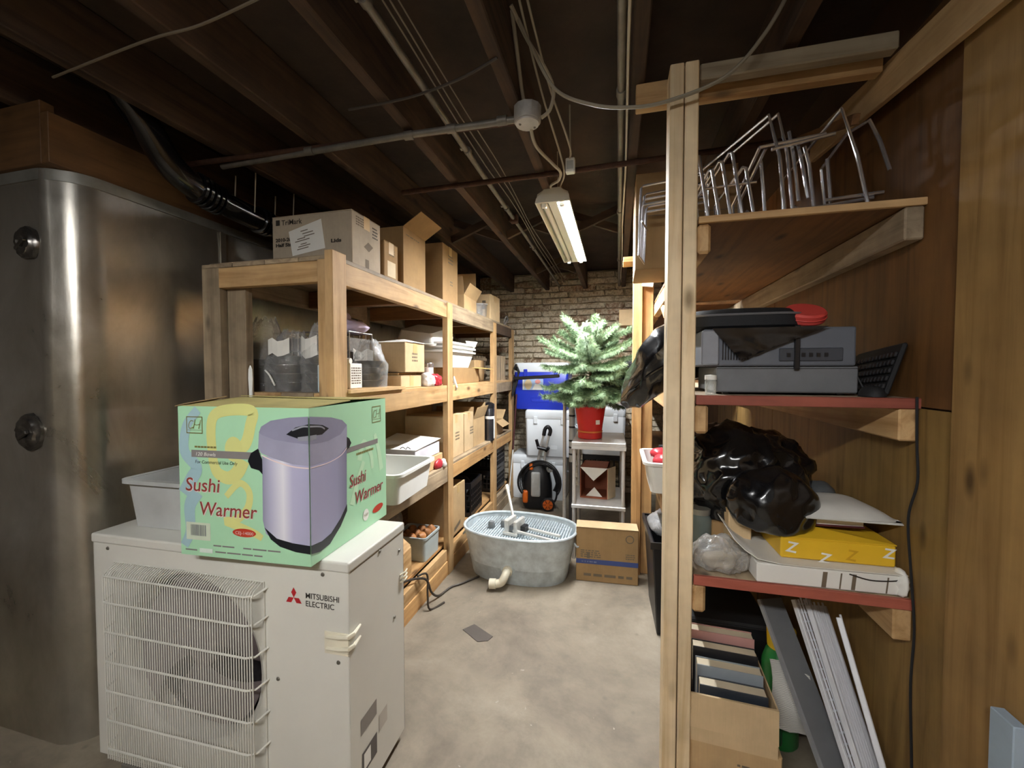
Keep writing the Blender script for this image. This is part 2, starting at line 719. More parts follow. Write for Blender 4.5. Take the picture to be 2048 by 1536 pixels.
bmesh_sets = []
for k in range(9):
    me = brick_mesh(k, 0.198)
    me.materials.append(BRICKS[(0, 2, 0, 1, 0, 2, 0, 0, 1)[k]])
    bmesh_sets.append(me)
low = MB()
row, nb = 0, 0
z = 0.035
while z < 2.54:
    off = 0.105 if row % 2 else 0.0
    x = -1.72 + off
    while x < 0.78:
        px = x + random.uniform(-.004, .004)
        if z > 1.05 and nb < 300 and x > -1.75:
            o = bpy.data.objects.new('brick', bmesh_sets[random.randrange(9)])
            COL.objects.link(o)
            o.parent = wall_back
            o.location = Vector((px, 4.853 + random.uniform(-.014, .010), z)) - wall_back.location
            o.rotation_euler = (random.uniform(-.05, .05), random.uniform(-.03, .03), random.uniform(-.05, .05))
            nb += 1
        else:
            low.box(px - .098, px + .098, 4.84, 4.875, z - .029, z + .029)
        x += 0.21
    row += 1
    z += 0.0705
low.v = [p - wall_back.location for p in low.v]
lo_ = low.build('brick_courses', BRICKS[0], wall_back)
tag(lo_, kind='stuff')

# ---- right wall: plywood sheets on studs
PLY_U = wood('brown_plywood', '7a5228', '563818', 2, rough=0.6, knots=False)
PLY_L = wood('tan_plywood', '9a7a44', '76592c', 2, rough=0.6)
PLY_N = wood('golden_plywood', 'a88450', '846234', 2, rough=0.6)
wall_right = MB().box(0.815, 0.86, -2.8, 5.05, 0, 2.56).build('wall_right', plain('stud_core', '4a3520', 0.9))
tag(wall_right, 'plywood sheet wall behind the right hand shelves', kind='structure')
for y0, y1, z0, z1, mt, x in ((1.232, 2.45, 1.302, 2.35, PLY_U, 0.80), (1.215, 2.45, 0.0, 1.297, PLY_L, 0.80), (2.455, 3.67, 1.302, 2.35, PLY_U, 0.80),
                              (2.455, 3.67, 0, 1.297, PLY_L, 0.80), (3.675, 4.83, 0, 2.35, PLY_U, 0.80), (0.0, 1.228, 0, 2.35, PLY_N, 0.786), (-1.22, -0.004, 0, 2.35, PLY_N, 0.786), (-2.75, -1.224, 0, 2.35, PLY_N, 0.786)):
    cpart(MB().box(x, 0.815, y0, y1, z0, z1), 'panel', mt, wall_right, bevel=0.0015)
wall_front = MB().box(-3.2, 0.86, -2.86, -2.8, 0, 2.56).build('wall_front', plain('far_plaster', '8a7e6c', 0.9))
tag(wall_front, 'plain plastered wall behind the viewpoint', kind='structure')
wall_left = MB().box(-3.26, -3.2, -2.8, 1.02, 0, 2.56).build('wall_left', plain('left_plaster', '5a5044', 0.9))
tag(wall_left, 'dim plastered wall far left of the steel cabinet', kind='structure')

# ================================================================== STEEL WALK-IN BOX, left
def mat_clad():
    m, nt, b = newmat('galvanised_cladding')
    mp = coords(nt, (1, 1, 0.6), rnd=False)
    n = ntex(nt, mp, 4, 6, 0.65, 0.6)
    r = ramp(nt, n.outputs[0], [(0.3, 'a8a49b'), (0.7, 'cfccc6')])
    n2 = ntex(nt, mp, 1.1, 3, 0.6)
    r2 = ramp(nt, n2.outputs[0], [(0.35, (0.75, 0.7, 0.58)), (0.65, (1, 1, 1))])
    c = mix(nt, r.outputs[0], r2.outputs[0], 0.8, 'MULTIPLY')
    nt.links.new(c, b.inputs['Base Color'])
    b.inputs['Metallic'].default_value = 0.85
    rr = ramp(nt, n.outputs[0], [(0.3, (0.26,) * 3), (0.7, (0.38,) * 3)])
    nt.links.new(rr.outputs[0], b.inputs['Roughness'])
    n3 = ntex(nt, mp, 12, 4, 0.6)
    bump(nt, b, n3.outputs[0], 0.06, 0.02)
    return m


CLAD = mat_clad()
wi = thing('cold_room', 'tall metal clad cold room with a rounded shiny corner at far left', 'cold room', (-2.5, 1.02, 0))
ol = wi.location


def cladloop(z, grow=0.0):
    pts = [(-3.19, 4.83), (-3.19, 1.02 - grow)]
    rad = 0.13
    cx, cy = -1.905 - rad, 1.02 + rad
    for k in range(13):
        a = R(-90 + 90 * k / 12)
        pts.append((cx + (rad + grow) * math.cos(a), cy + (rad + grow) * math.sin(a)))
    pts.append((-1.905 + grow, 4.83))
    return [Vector((x - ol.x, y - ol.y, z)) for x, y in pts]


zs = [0.0, 0.35, 0.7, 1.05, 1.4, 1.75, 2.12]
lp = []
for z in zs:
    L_ = cladloop(z)
    for i, p in enumerate(L_):
        if 1 < i < 15:
            p += Vector((noise.noise(Vector((i * .4, z * 2, 1))) * .008, noise.noise(Vector((i * .4, z * 2, 5))) * .008, 0))
    lp.append(L_)
MB().loops(lp).build('cladding', CLAD, wi, smooth=True)
CAP = plain('dusty_zinc_trim', '8b8a84', 0.5, 0.6, 0.2, 10)
MB().loops([cladloop(2.085, 0.004), cladloop(2.125, 0.004)]).build('cap_strip', CAP, wi, smooth=True)
# seam down the side
MB().box(-1.905 - ol.x, -1.899 - ol.x, 1.62 - ol.y, 1.65 - ol.y, 0, 2.085).build('seam_strip', CLAD, wi)
# dented round fittings on the front face
for px, pz, rr in ((-2.075, 1.86, 0.05), (-2.10, 1.17, 0.06)):
    prof = [(rr * 1.15, 0.0), (rr * 1.1, 0.012), (rr * 0.9, 0.016), (rr * 0.8, 0.024), (rr * 0.45, 0.026), (rr * 0.2, 0.016), (0.001, 0.014)]
    M = Matrix.Translation((px - ol.x, -0.001, pz)) @ Matrix.Rotation(R(90), 4, 'X')
    mb = MB().lathe(prof, 26, M)
    for p in mb.v:
        p += Vector((fold(p, 30, 2), 0.6 * fold(p, 34, 4), fold(p, 28, 6))) * rr * 0.12
    mb.build('round_fitting', plain('worn_dark_metal', '6d6a66', 0.3, 0.9, 0.3, 30), wi, smooth=True)
    cpart(MB().bar((px - .03, 1.0, pz - .02), (px + .035, .992, pz + .01), .012, .014), 'fitting_lever', MATS['worn_dark_metal'], wi, bevel=0.003)

# wooden casing resting on the cold room
wc = thing('wooden_casing', 'brown wooden casing board lying along the top of the cold room', 'board', (-2.2, 1.2, 2.125))
wb('front_board', wc, -3.15, -1.955, 1.0, 1.04, 2.126, 2.345, wood('casing_board', '70502f', '523820', 0))
wb('side_board', wc, -1.955, -1.915, 1.0, 2.9, 2.126, 2.30, wood('casing_board', '70502f', '523820', 1))

# black drain pipe with ribbed couplings
PIPE = plain('black_drain_pipe', '101012', 0.16, 0, 0.2, coat=0.5)
dp = thing('drain_pipe', 'glossy black drain pipe with ribbed couplings bending above the cold room', 'pipe', (-1.75, 1.4, 2.17))
path = smoothpath([(-1.83, 1.10, 2.545), (-1.79, 1.22, 2.36), (-1.775, 1.30, 2.24), (-1.765, 1.40, 2.19), (-1.755, 1.55, 2.165), (-1.75, 1.75, 2.155), (-1.75, 2.0, 2.15)], 8)
cpart(MB().tube(path, 0.054, 20), 'pipe_run', PIPE, dp, smooth=True)
for y0, n_, sp in ((1.40, 5, 0.022), (1.70, 3, 0.022)):
    m = MB()
    for k in range(n_):
        y = y0 + k * sp
        t = min(range(len(path)), key=lambda i: abs(path[i].y - y))
        c = path[t]
        m.tube([(c.x, y - .009, c.z), (c.x, y - .006, c.z), (c.x, y + .006, c.z), (c.x, y + .009, c.z)], [.056, .066, .066, .056], 20)
    cpart(m, 'coupling', PIPE, dp, smooth=True)
cpart(MB().tube([(-1.75, 2.0, 2.15), (-1.75, 2.02, 2.15), (-1.75, 2.08, 2.14)], [.062, .066, .066], 20), 'coupling', PIPE, dp, smooth=True)
for y in (1.62, 1.86):
    cpart(MB().tube([(-1.69, y, 2.16), (-1.69, y + .01, 2.35)], .003, 5), 'hanger_wire', CABLE, dp)
    cpart(MB().tube([(-1.81, y, 2.16), (-1.81, y + .01, 2.35)], .003, 5), 'hanger_wire', CABLE, dp)

# ================================================================== LEFT SHELVING
ls = thing('storage_shelving', 'long wooden storage shelving along the left side of the aisle', 'shelving', (-1.45, 2.9, 0))
XF, XB = -1.11, -1.80
PY = [(1.425, 1.513), (2.575, 2.663), (3.64, 3.728), (4.31, 4.398)]
ptop = [1.888, 1.862, 1.85, 1.85]
for (y0, y1), pt in zip(PY, ptop):
    wb('post', ls, XF - 0.038, XF, y0, y1, 0, pt, lumber(2, 'new'))
wb('post_block', ls, XF - 0.078, XF - 0.039, 1.432, 1.50, 0, 1.855, lumber(2, 'new'))
# back legs at the near end: two flat boards
wb('post', ls, XB, XB + 0.098, 1.44, 1.478, 0, 1.858, lumber(2, 'old'))
wb('post', ls, XB + 0.1, XB + 0.20, 1.475, 1.513, 0, 1.80, lumber(2, 'old'))
for (y0, y1) in PY[1:]:
    wb('post', ls, XB, XB + 0.038, y0, y1, 0, 1.85, lumber(2, 'old'))
# rails at each level, one per bay
rails = [(1.760, 1.853, ['new', 'old', 'joist']), (1.193, 1.285, ['new', 'new', 'old']), (0.648, 0.745, ['old', 'orange', 'orange'])]
for z0, z1, kinds in rails:
    for b_ in range(3):
        y0, y1 = PY[b_][1] + .002, PY[b_ + 1][0] - .002
        wb('front_rail', ls, XF - .042, XF - .004, y0, y1, z0, z1, lumber(1, kinds[b_]))
        wb('back_rail', ls, XB + .04, XB + .078, max(y0, 1.52), y1, z0, z1, lumber(1, 'old'))
    wb('end_rail', ls, XB + 0.098 if z0 > 1.5 else XB + .21, XF - .08, 1.437, 1.473, z0 + .005, z1 - .002, lumber(0, 'new'))
    for yy in (2.0, 2.6, 3.1, 3.68, 4.2):
        wb('cross_bearer', ls, XB + .08, XF - .044, yy, yy + .038, z0, z1 - .002, lumber(0, 'dark'))
# decks: boards along the shelf
for zt, nbo, kinds in ((1.853, 4, ('old', 'old', 'old', 'old')), (1.285, 4, ('new', 'new', 'old', 'new')), (0.745, 4, ('new', 'old', 'new', 'old'))):
    wd = (XF - XB - 0.004) / nbo
    for k in range(nbo):
        x0 = XB + k * wd
        wb('deck_board', ls, x0 + .001, x0 + wd - .002, 1.515 if zt < 1.5 else 1.44, 4.305, zt, zt + .018, lumber(1, kinds[k]), .0015)
wb('shelf_lining', ls, XB + .04, XF - .02, 1.445, 2.5, 1.8715, 1.8755, lumber(0, 'old'), .001)
wb('loose_board', ls, XF - .11, XF + .012, 1.515, 1.98, 1.3035, 1.319, lumber(1, 'new'), .001)
# bottom platform with kick boards
for b_ in range(3):
    y0, y1 = PY[b_][1] + .002, PY[b_ + 1][0] - .002
    wb('kick_board', ls, XF - .04, XF - .006, y0, y1, 0.0, 0.098, lumber(1, ('orange', 'orange', 'old')[b_]))
    wb('kick_board', ls, XF - .045, XF - .012, y0, y1, 0.10, 0.175, lumber(1, ('new', 'new', 'old')[b_]))
for k in range(4):
    wd = (XF - XB - 0.05) / 4
    wb('deck_board', ls, XB + k * wd, XB + (k + 1) * wd - .003, 1.515, 4.305, .177, .195, lumber(1, 'orange' if k % 2 else 'new'), .0015)

# ================================================================== RIGHT SHELVING
rs_ = thing('stud_shelving', 'stud framed plywood shelving against the right wall', 'shelving', (0.5, 2.5, 0))
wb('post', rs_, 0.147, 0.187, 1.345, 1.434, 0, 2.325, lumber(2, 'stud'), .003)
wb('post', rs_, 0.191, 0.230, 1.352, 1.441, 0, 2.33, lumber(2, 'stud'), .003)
wb('post', rs_, 0.098, 0.160, 2.90, 2.985, 0, 2.13, lumber(2, 'orange'), .003)
wb('post', rs_, 0.163, 0.232, 2.93, 3.02, 0, 2.10, lumber(2, 'orange'), .003)
wb('post', rs_, 0.163, 0.202, 4.60, 4.69, 0, 2.13, lumber(2, 'orange'), .003)
wb('header', rs_, 0.052, 0.738, 1.443, 1.481, 2.268, 2.347, lumber(0, 'new'), .003)
wb('header', rs_, 0.236, 0.738, 1.372, 1.41, 2.282, 2.330, wood('dusty_board', 'b3a58c', '8c7c64', 0), .004)
wb('cap_block', rs_, 0.03, 0.235, 2.885, 3.03, 2.132, 2.168, lumber(0, 'orange'), .003)
wb('cap_block', rs_, 0.163, 0.236, 2.88, 2.898, 1.96, 2.13, plain('white_painted_wood', 'ddd8cc', 0.6), .002, (0, 8, 0))
XS = 0.234
for zt, th, ek in ((1.865, 0.017, 'new'), (1.325, 0.026, 'red'), (0.765, 0.026, 'red')):
    wb('shelf_board', rs_, XS, 0.797, 1.366, 2.88, zt - th, zt, lumber(1, 'dark' if ek == 'new' else 'old'), .002)
    wb('shelf_board', rs_, XS + .003, 0.797, 3.03, 4.58, zt - th, zt, lumber(1, 'dark'), .002)
    wb('shelf_edge', rs_, XS, 0.80, 1.352, 1.3655, zt - th - .002, zt + .001, lumber(0, ek), .0015)
    wb('cleat', rs_, 0.2315, 0.270, 1.358, 2.89, zt - th - .092, zt - th - .003, lumber(1, 'new'), .008)
    wb('cleat', rs_, 0.752, 0.797, 1.356, 4.58, zt - th - .092, zt - th - .003, lumber(1, 'new' if zt < 1.5 else 'old'), .004)
    wb('cleat', rs_, 0.2335, 0.270, 3.03, 4.58, zt - th - .092, zt - th - .003, lumber(1, 'orange'), .004)
# angled plank at the top right
pk = MB().bar((0.765, 1.02, 2.20), (0.755, 1.93, 2.295), 0.02, 0.105).build('plank', wood('pale_plank', 'd2b183', 'ab8a5c', 1), None, bevel=.002)
tag(pk, 'pale loose plank slanting along the top of the plywood wall', 'plank')
bt = MB().bar((0.70, 1.50, 2.17), (0.70, 1.95, 2.34), 0.02, 0.03).build('batten', lumber(1, 'dark'), None, bevel=.001)
tag(bt, 'thin wooden batten beside the pale slanting plank', 'batten')
br = MB().bar((0.245, 2.30, 1.70), (0.245, 2.62, 1.84), 0.02, 0.05).build('diagonal_brace', lumber(1, 'new'), None, bevel=.001)
tag(br, 'short diagonal wooden brace seen between the two stud posts', 'brace')

# ================================================================== LAMPS
TUBE = emit('lit_tube', (0.96, 0.98, 1.0), TUBE_POWER)
TUBE_N = emit('lit_tube_near', (0.985, 0.985, 0.98), TUBE_POWER_NEAR)
TUBE_OFF = plain('unlit_tube', 'd8d6d0', 0.25, 0, 0.02)


def shop_light(label, x, y, z, L, lit, mt, rz=0, wings=True):
    t = thing('tube_light', label, 'light', (x, y, z), rz)
    # housing: channel, with or without side wings (open below)
    if wings:
        prof = [(-.04, .06), (.04, .06), (.08, .038), (.092, -.012), (.087, -.012), (.075, .032), (-.075, .032), (-.087, -.012), (-.092, -.012), (-.08, .038)]
        zt = .008
    else:
        prof = [(-.05, .06), (.05, .06), (.088, .03), (.09, -.016), (.086, -.016), (.084, .016), (-.084, .016), (-.086, -.016), (-.09, -.016), (-.088, .03)]
        zt = -.012
    MB().loops([[Vector((a, -L / 2 if e == 0 else L / 2, b)) for a, b in prof] for e in (0, 1)]).build('housing', WHITE_MET, t)
    for e in (-1, 1):
        pr = [(-.092, -.014), (.092, -.014), (.086, .022), (.04, .06), (-.04, .06), (-.086, .012)]
        MB().loops([[Vector((a, e * L / 2, b)) for a, b in pr], [Vector((a, e * (L / 2 + .012), b)) for a, b in pr]]).build('end_cap', WHITE_MET, t, bevel=.002)
    MB().box(-.024, .024, -L / 2 + .002, L / 2 - .002, -.011 if wings else -.004, .0155 if not wings else .0315).build('light_divider', WHITE_MET, t, bevel=.003)  # divider added to block each tube's light from the other half
    for sx in (-1, 1):
        on = lit[0 if sx < 0 else 1]
        tb = MB().tube([(sx * .048, -L / 2 + .03, zt), (sx * .048, L / 2 - .03, zt)], .0165, 16).build('tube', mt if on else TUBE_OFF, t, smooth=True)
        for e in (-1, 1):
            MB().box(sx * .048 - .012, sx * .048 + .012, e * (L / 2 - .02) - .01, e * (L / 2 - .02) + .01, -.03, .03).build('socket', WHITE_PL, t, bevel=.002)
    for e in (-1, 1):
        MB().tube([(-.02, e * L * .46, .06), (-.02, e * L * .47, 2.56 - z)], .0025, 5).build('hanger_wire', CABLE, t)
        MB().tube([(.02, e * L * .46, .06), (.02, e * L * .47, 2.56 - z)], .0025, 5).build('hanger_wire', CABLE, t)
    return t


shop_light('white two tube shop light hanging over the aisle with one tube lit', -0.337, 2.76, 2.295, 1.2, (False, True), TUBE)
shop_light('white two tube shop light hanging behind the viewpoint with both tubes lit', -0.55, -0.95, 2.285, 1.2, (True, True), TUBE_N, 90, False)

# ================================================================== CONDUITS AND CABLES
cd = thing('conduit', 'long grey conduit strapped along the joists left of the lamp', 'conduit', (-0.68, 2.5, 2.40))
cpart(MB().tube([(-0.665, 0.75, 2.395), (-0.67, 2.0, 2.395), (-0.665, 2.62, 2.395)], .0125, 10), 'pipe_run', ZINC, cd, smooth=True)
cpart(MB().tube([(-0.665, 2.66, 2.395), (-0.665, 4.83, 2.395)], .0105, 10), 'pipe_run', ZINC, cd, smooth=True)
for y in (1.0, 1.78, 2.45, 3.3):
    cpart(MB().tube([(-0.665, y - .012, 2.395), (-0.665, y + .012, 2.395)], .017, 10), 'strap', ZINC, cd, smooth=True)
    cpart(MB().box(-0.70, -0.665, y - .01, y + .01, 2.405, 2.412), 'strap', ZINC, cd)
cpart(MB().box(-0.69, -0.64, 2.615, 2.665, 2.37, 2.42), 'coupling', RUST, cd, bevel=.006)
for k, (dx, r_) in enumerate(((.035, .0028), (.06, .0028), (.085, .0025))):
    o = MB().tube(smoothpath([(-.665 + dx + .008 * math.sin(y * 3 + k), y, 2.41 + .006 * math.cos(y * 5 + k)) for y in [0.75 + .4 * j for j in range(11)]], 4), r_, 6).build('cable', plain('dusty_cable', '7d7568', 0.6), None, smooth=True)
    tag(o, ('thin cable running closest beside the long conduit', 'middle thin cable beside the long conduit', 'thin cable farthest from the long conduit')[k], 'cable', 'cables beside the conduit')

cc = thing('cross_conduit', 'jointed zinc conduit crossing under the joists to the round junction box', 'conduit', (-1.0, 1.48, 2.335))
cpart(MB().tube([(-0.36, 1.49, 2.322), (-0.80, 1.485, 2.325)], .013, 10), 'pipe_run', ZINC, cc, smooth=True)
cpart(MB().tube([(-0.80, 1.485, 2.325), (-1.28, 1.49, 2.322), (-1.74, 1.50, 2.325)], .0125, 10), 'pipe_run', ZINC, cc, smooth=True)
for x in (-.42, -.62, -.80, -1.26):
    cpart(MB().tube([(x - .018, 1.486, 2.324), (x + .018, 1.487, 2.324)], .017, 10), 'coupling', ZINC, cc, smooth=True)
ip = MB().tube([(-0.30, 1.53, 2.336), (-1.0, 1.50, 2.336), (-2.3, 1.44, 2.332)], .011, 10).build('iron_pipe', RUST, None, smooth=True)
tag(ip, 'thin brown iron pipe running just behind the jointed conduit', 'pipe')
ip = MB().tube([(-1.1, 1.97, 2.335), (-.3, 1.955, 2.333), (0.75, 1.92, 2.335)], .0125, 10).build('iron_pipe', RUST, None, smooth=True)
tag(ip, 'rusty iron pipe crossing under the joists in front of the lamp', 'pipe')
yp = thing('ceiling_conduit', 'straight grey conduit running down the ceiling toward the right stud post', 'conduit', (0.0, 2.5, 2.37))
cpart(MB().tube([(0.004, 0.75, 2.365), (0.01, 4.8, 2.365)], .0135, 10), 'pipe_run', ZINC, yp, smooth=True)
for y in (1.5, 2.6, 3.7):
    cpart(MB().tube([(0.006, y - .02, 2.365), (0.006, y + .02, 2.365)], .018, 10), 'coupling', ZINC, yp, smooth=True)
o = MB().tube(smoothpath([(.026 + .003 * math.sin(y * 4), y, 2.345) for y in [.8 + .4 * j for j in range(10)]], 4), .0045, 6).build('cable', plain('white_cable', 'c9c2b2', 0.5), None, smooth=True)
tag(o, 'pale cable stapled beside the straight conduit above the stud posts', 'cable')

jb = thing('junction_box', 'round grey junction box under a joist with cables looping into it', 'junction box', (-0.322, 1.475, 2.29))
MB().lathe([(0.001, 0), (.03, 0), (.047, .006), (.050, .012), (.050, .058)], 12, cap1=True).build('box_body', plain('dusty_zinc', 'a9a7a5', 0.6, 0.3, 0.15, 30), jb, smooth=30)
MB().lathe([(0.001, -.006), (.03, -.005), (.042, -.001), (.044, .004)], 20).build('cover', plain('pale_cover', 'bdbbb9', 0.5, 0.2, 0.1, 30), jb, smooth=True)
for a in (0.6, 3.7):
    MB().lathe([(.001, -.009), (.004, -.008), (.005, -.004)], 8, Matrix.Translation((.028 * math.cos(a), .028 * math.sin(a), 0))).build('screw', ZINC, jb)


def cable(label, pts, r, mat=CABLE):
    o = MB().tube(smoothpath(pts, 7), r, 7).build('cable', mat, None, smooth=True)
    tag(o, label, 'cable')
    return o


cable('beige cable dropping straight into the top of the junction box', [(-.335, 1.30, 2.55), (-.335, 1.38, 2.46), (-.336, 1.44, 2.40), (-.33, 1.47, 2.345)], .0065)
cable('beige cable bulging in a loop beside the junction box', [(-.325, 1.25, 2.52), (-.29, 1.33, 2.47), (-.245, 1.42, 2.43), (-.225, 1.46, 2.385), (-.24, 1.475, 2.33), (-.272, 1.475, 2.305)], .0065)
cable('long grey cable sagging from the junction box over to the stud post', [(-.31, 1.28, 2.50), (-.27, 1.30, 2.42), (-.196, 1.31, 2.285), (-.088, 1.31, 2.222), (.015, 1.31, 2.196), (.128, 1.31, 2.194), (.288, 1.31, 2.237), (.387, 1.31, 2.335), (.45, 1.30, 2.45), (.47, 1.30, 2.55)], .0055, plain('grey_cable', '8f8878', 0.5))
cable('beige cable hanging from the junction box down to the lamp', [(-.315, 1.50, 2.29), (-.31, 1.58, 2.265), (-.272, 1.75, 2.275), (-.255, 1.86, 2.29), (-.28, 1.98, 2.31), (-.335, 2.10, 2.345), (-.345, 2.17, 2.358)], .0065)
cable('thin dark cable strung from the ceiling past the box to the lamp', [(-.30, 1.2, 2.54), (-.28, 1.5, 2.43), (-.24, 1.75, 2.31), (-.25, 1.95, 2.32), (-.29, 2.14, 2.36), (-.31, 2.2, 2.356)], .004)
cable('second thin cable strung beside the hanging lamp cable', [(-.28, 1.2, 2.55), (-.25, 1.5, 2.44), (-.21, 1.70, 2.36), (-.20, 1.78, 2.33), (-.21, 1.82, 2.325)], .004)
cable('dim brown cable crossing the top left corner under the joists', [(-1.75, .93, 2.335), (-1.298, .891, 2.33), (-1.095, .888, 2.33), (-.876, .867, 2.335)], .0035, plain('dim_cable', '6f6454', 0.6))
cable('faint brown cable looping across the joists at mid ceiling', [(-.95, 1.32, 2.345), (-.7, 1.30, 2.335), (-.5, 1.26, 2.335), (-.36, 1.22, 2.348)], .0045, CABLE_D)
pb = thing('plug_box', 'small white outlet box hanging near the lamp cables', 'outlet', (-.207, 1.83, 2.30))
MB().box(-.02, .02, -.015, .015, -.035, .028).build('box_body', WHITE_PL, pb, bevel=.004)
MB().box(-.014, .014, -.019, -.014, -.024, .012).build('face_plate', GREY_PL, pb, bevel=.001)
MB().tube([(0, 0, .026), (-.004, .0, .26)], .004, 6).build('drop_cord', CABLE, pb)

# ================================================================== OUTDOOR HEAT PUMP UNIT
AW, AD, AH = 1.072, 0.355, 0.80
ac = thing('condenser_unit', 'beige outdoor air conditioner unit with round fan grille standing on the floor', 'air conditioner', (-0.771, 1.043, 0.07), 1.5)
# local: u = x from -AW..0, y = 0 front .. AD back
FCX, FCZ, FR = -0.655, 0.375, 0.300


def ac_front():
    m = MB()
    n = 64
    x0, x1, z0, z1 = -AW, 0.0, -0.04, 0.772
    out, inn = [], []
    angs = [2 * PI * k / n for k in range(n)]
    for a in angs:
        dx, dz = math.cos(a), math.sin(a)
        t = min(((x1 if dx > 0 else x0) - FCX) / dx if abs(dx) > 1e-6 else 9, ((z1 if dz > 0 else z0) - FCZ) / dz if abs(dz) > 1e-6 else 9)
        out.append(Vector((FCX + dx * t, 0.0, FCZ + dz * t)))
        inn.append(Vector((FCX + dx * (FR + .03), 0.0, FCZ + dz * (FR + .03))))
    # exact corners
    for cx, cz in ((x0, z0), (x1, z0), (x1, z1), (x0, z1)):
        k = min(range(n), key=lambda i: (out[i] - Vector((cx, 0, cz))).length)
        out[k] = Vector((cx, 0, cz))
    b1 = [Vector((FCX + math.cos(a) * (FR + .012), 0.010, FCZ + math.sin(a) * (FR + .012))) for a in angs]
    b2 = [Vector((FCX + math.cos(a) * FR, 0.03, FCZ + math.sin(a) * FR)) for a in angs]
    b3 = [Vector((FCX + math.cos(a) * FR, 0.10, FCZ + math.sin(a) * FR)) for a in angs]
    m.loops([out, inn, b1, b2, b3], False, False)
    return m


ac_front().build('front_panel', AC_PAINT, ac, smooth=25)
m = MB()
m.box(-AW, -AW + .004, 0.0, AD, -.04, .772)
m.build('side_panel', AC_PAINT, ac, bevel=.001)
MB().box(-.004, 0.0, 0.0, AD, -.04, .772).build('side_panel', AC_PAINT, ac, bevel=.001)
MB().box(-AW, 0, AD - .004, AD, -.04, .772).build('rear_coil', plain('coil_fins', '77767a', 0.5, 0.5), ac)
MB().box(-AW - .004, .004, -.006, AD + .004, .766, AH).build('top_lid', AC_PAINT, ac, bevel=.007, seg=3)
MB().box(-AW + .01, -.01, .01, AD - .01, -.05, -.038).build('base_pan', AC_PAINT, ac)
for x in (-AW + .12, -.22):
    MB().box(x, x + .10, -.012, AD + .02, -.0735, -.048).build('foot', plain('grey_foot', '77736c', 0.6, 0.4), ac, bevel=.003)
MB().box(-AW + .008, -.3, .20, .215, .05, .75).build('coil_face', plain('dark_coil', '3a3436', 0.6, 0.4, 0.3, 60), ac)
# fan
FANM = plain('fan_grey', '776b6d', 0.5, 0, 0.05)
hub = MB().lathe([(0.001, 0), (.05, .003), (.058, .012), (.058, .07)], 24, Matrix.Translation((FCX, .055, FCZ)) @ Matrix.Rotation(R(-90), 4, 'X')).build('fan_hub', FANM, ac, smooth=True)
for k in range(3):
    a0 = R(100 + 120 * k)
    vs, fs = [], []
    nr, na = 5, 10
    for i in range(nr):
        for j in range(na):
            r_ = .05 + (FR - .066) * i / (nr - 1)
            a = a0 + R(119) * (j / (na - 1)) * (0.82 + 0.18 * i / (nr - 1)) + R(10) * i / (nr - 1)
            vs.append(Vector((FCX + r_ * math.cos(a), .12 - .075 * j / (na - 1) - 0.01 * math.sin(PI * j / (na - 1)), FCZ + r_ * math.sin(a))))
    for i in range(nr - 1):
        for j in range(na - 1):
            fs.append((i * na + j, i * na + j + 1, (i + 1) * na + j + 1, (i + 1) * na + j))
    MB().add(vs, fs).build('fan_blade', FANM, ac, smooth=True, solid=.003)
# wire guard: vertical wires joined (about 8 px apart), the cross wires single parts
GX0, GX1, GZ0, GZ1, GY = -0.968, -0.315, -0.01, 0.685, -0.046
m = MB()
nw = 62
for k in range(nw):
    x = GX0 + .012 + (GX1 - .02 - GX0) * k / (nw - 1)
    m.tube([(x, 0.0, GZ1 + .018), (x, GY + .012, GZ1), (x, GY, GZ1 - .015), (x, GY, GZ0 + .015), (x, 0.0, GZ0)], .0021, 5, cap=False)
g = m.build('guard_wires', AC_PAINT, ac, smooth=True)
tag(g, kind='stuff')
for z in (GZ1 - .012, .578, .472, .364, .257, .15, .045):
    MB().tube([(GX0 - .002, 0.0, z + .01), (GX0, GY + .01, z), (GX0 + .02, GY - .003, z), (GX1 - .03, GY - .003, z), (GX1 - .006, GY + .01, z), (GX1 + .012, 0.0, z + .012)], .0036, 7).build('guard_bar', AC_PAINT, ac, smooth=True)
MB().tube([(GX0, -.003, GZ0), (GX0, -.003, GZ1 + .018), (GX1, -.003, GZ1 + .018), (GX1, -.003, GZ0)], .003, 6).build('guard_bar', AC_PAINT, ac, smooth=True)
# recessed side handle wrapping the corner
HM = plain('cream_handle', 'dcd5c0', 0.45)
hd = MB().box(-.088, -.001, -.004, 0.0, .50, .572).build('handle_plate', HM, ac, bevel=.001)
for z in (.528, .566):
    MB().tube([(-.08, -.005, z - .012), (-.03, -.010, z - .004), (.002, -.008, z), (.012, .006, z + .004), (.006, .05, z + .006)], [.004, .007, .008, .007, .004], 8).build('handle_rib', HM, ac, smooth=True)
MB().box(-.08, .0, -.007, -.003, .508, .524).build('handle_rib', HM, ac, bevel=.002)
for x, z in ((-1.0, .748), (-.093, .752), (-.268, .382), (-.04, .474)):
    MB().lathe([(0.001, .003), (.005, .003), (.007, 0)], 10, Matrix.Translation((x, -.0005, z)) @ Matrix.Rotation(R(90), 4, 'X')).build('screw', plain('dark_screw', '7c776e', 0.4, 0.6), ac)
for y, z in ((.18, .757), (.28, .46), (.32, .70)):
    MB().lathe([(0.001, .003), (.005, .003), (.007, 0)], 10, Matrix.Translation((.0005, y, z)) @ Matrix.Rotation(R(90), 4, 'Y')).build('screw', MATS['dark_screw'], ac)
# side valve cover slots
for z in (.60, .585, .57):
    MB().tube([(.0, AD - .03, z), (.012, AD - .008, z + .004), (.01, AD + .01, z + .008)], .0035, 6).build('valve_rib', HM, ac)
fa = Face((0, 0, 0), (1, 0, 0), (0, 0, 1), ac)
RED = plain('logo_red', 'b5252c', 0.5)


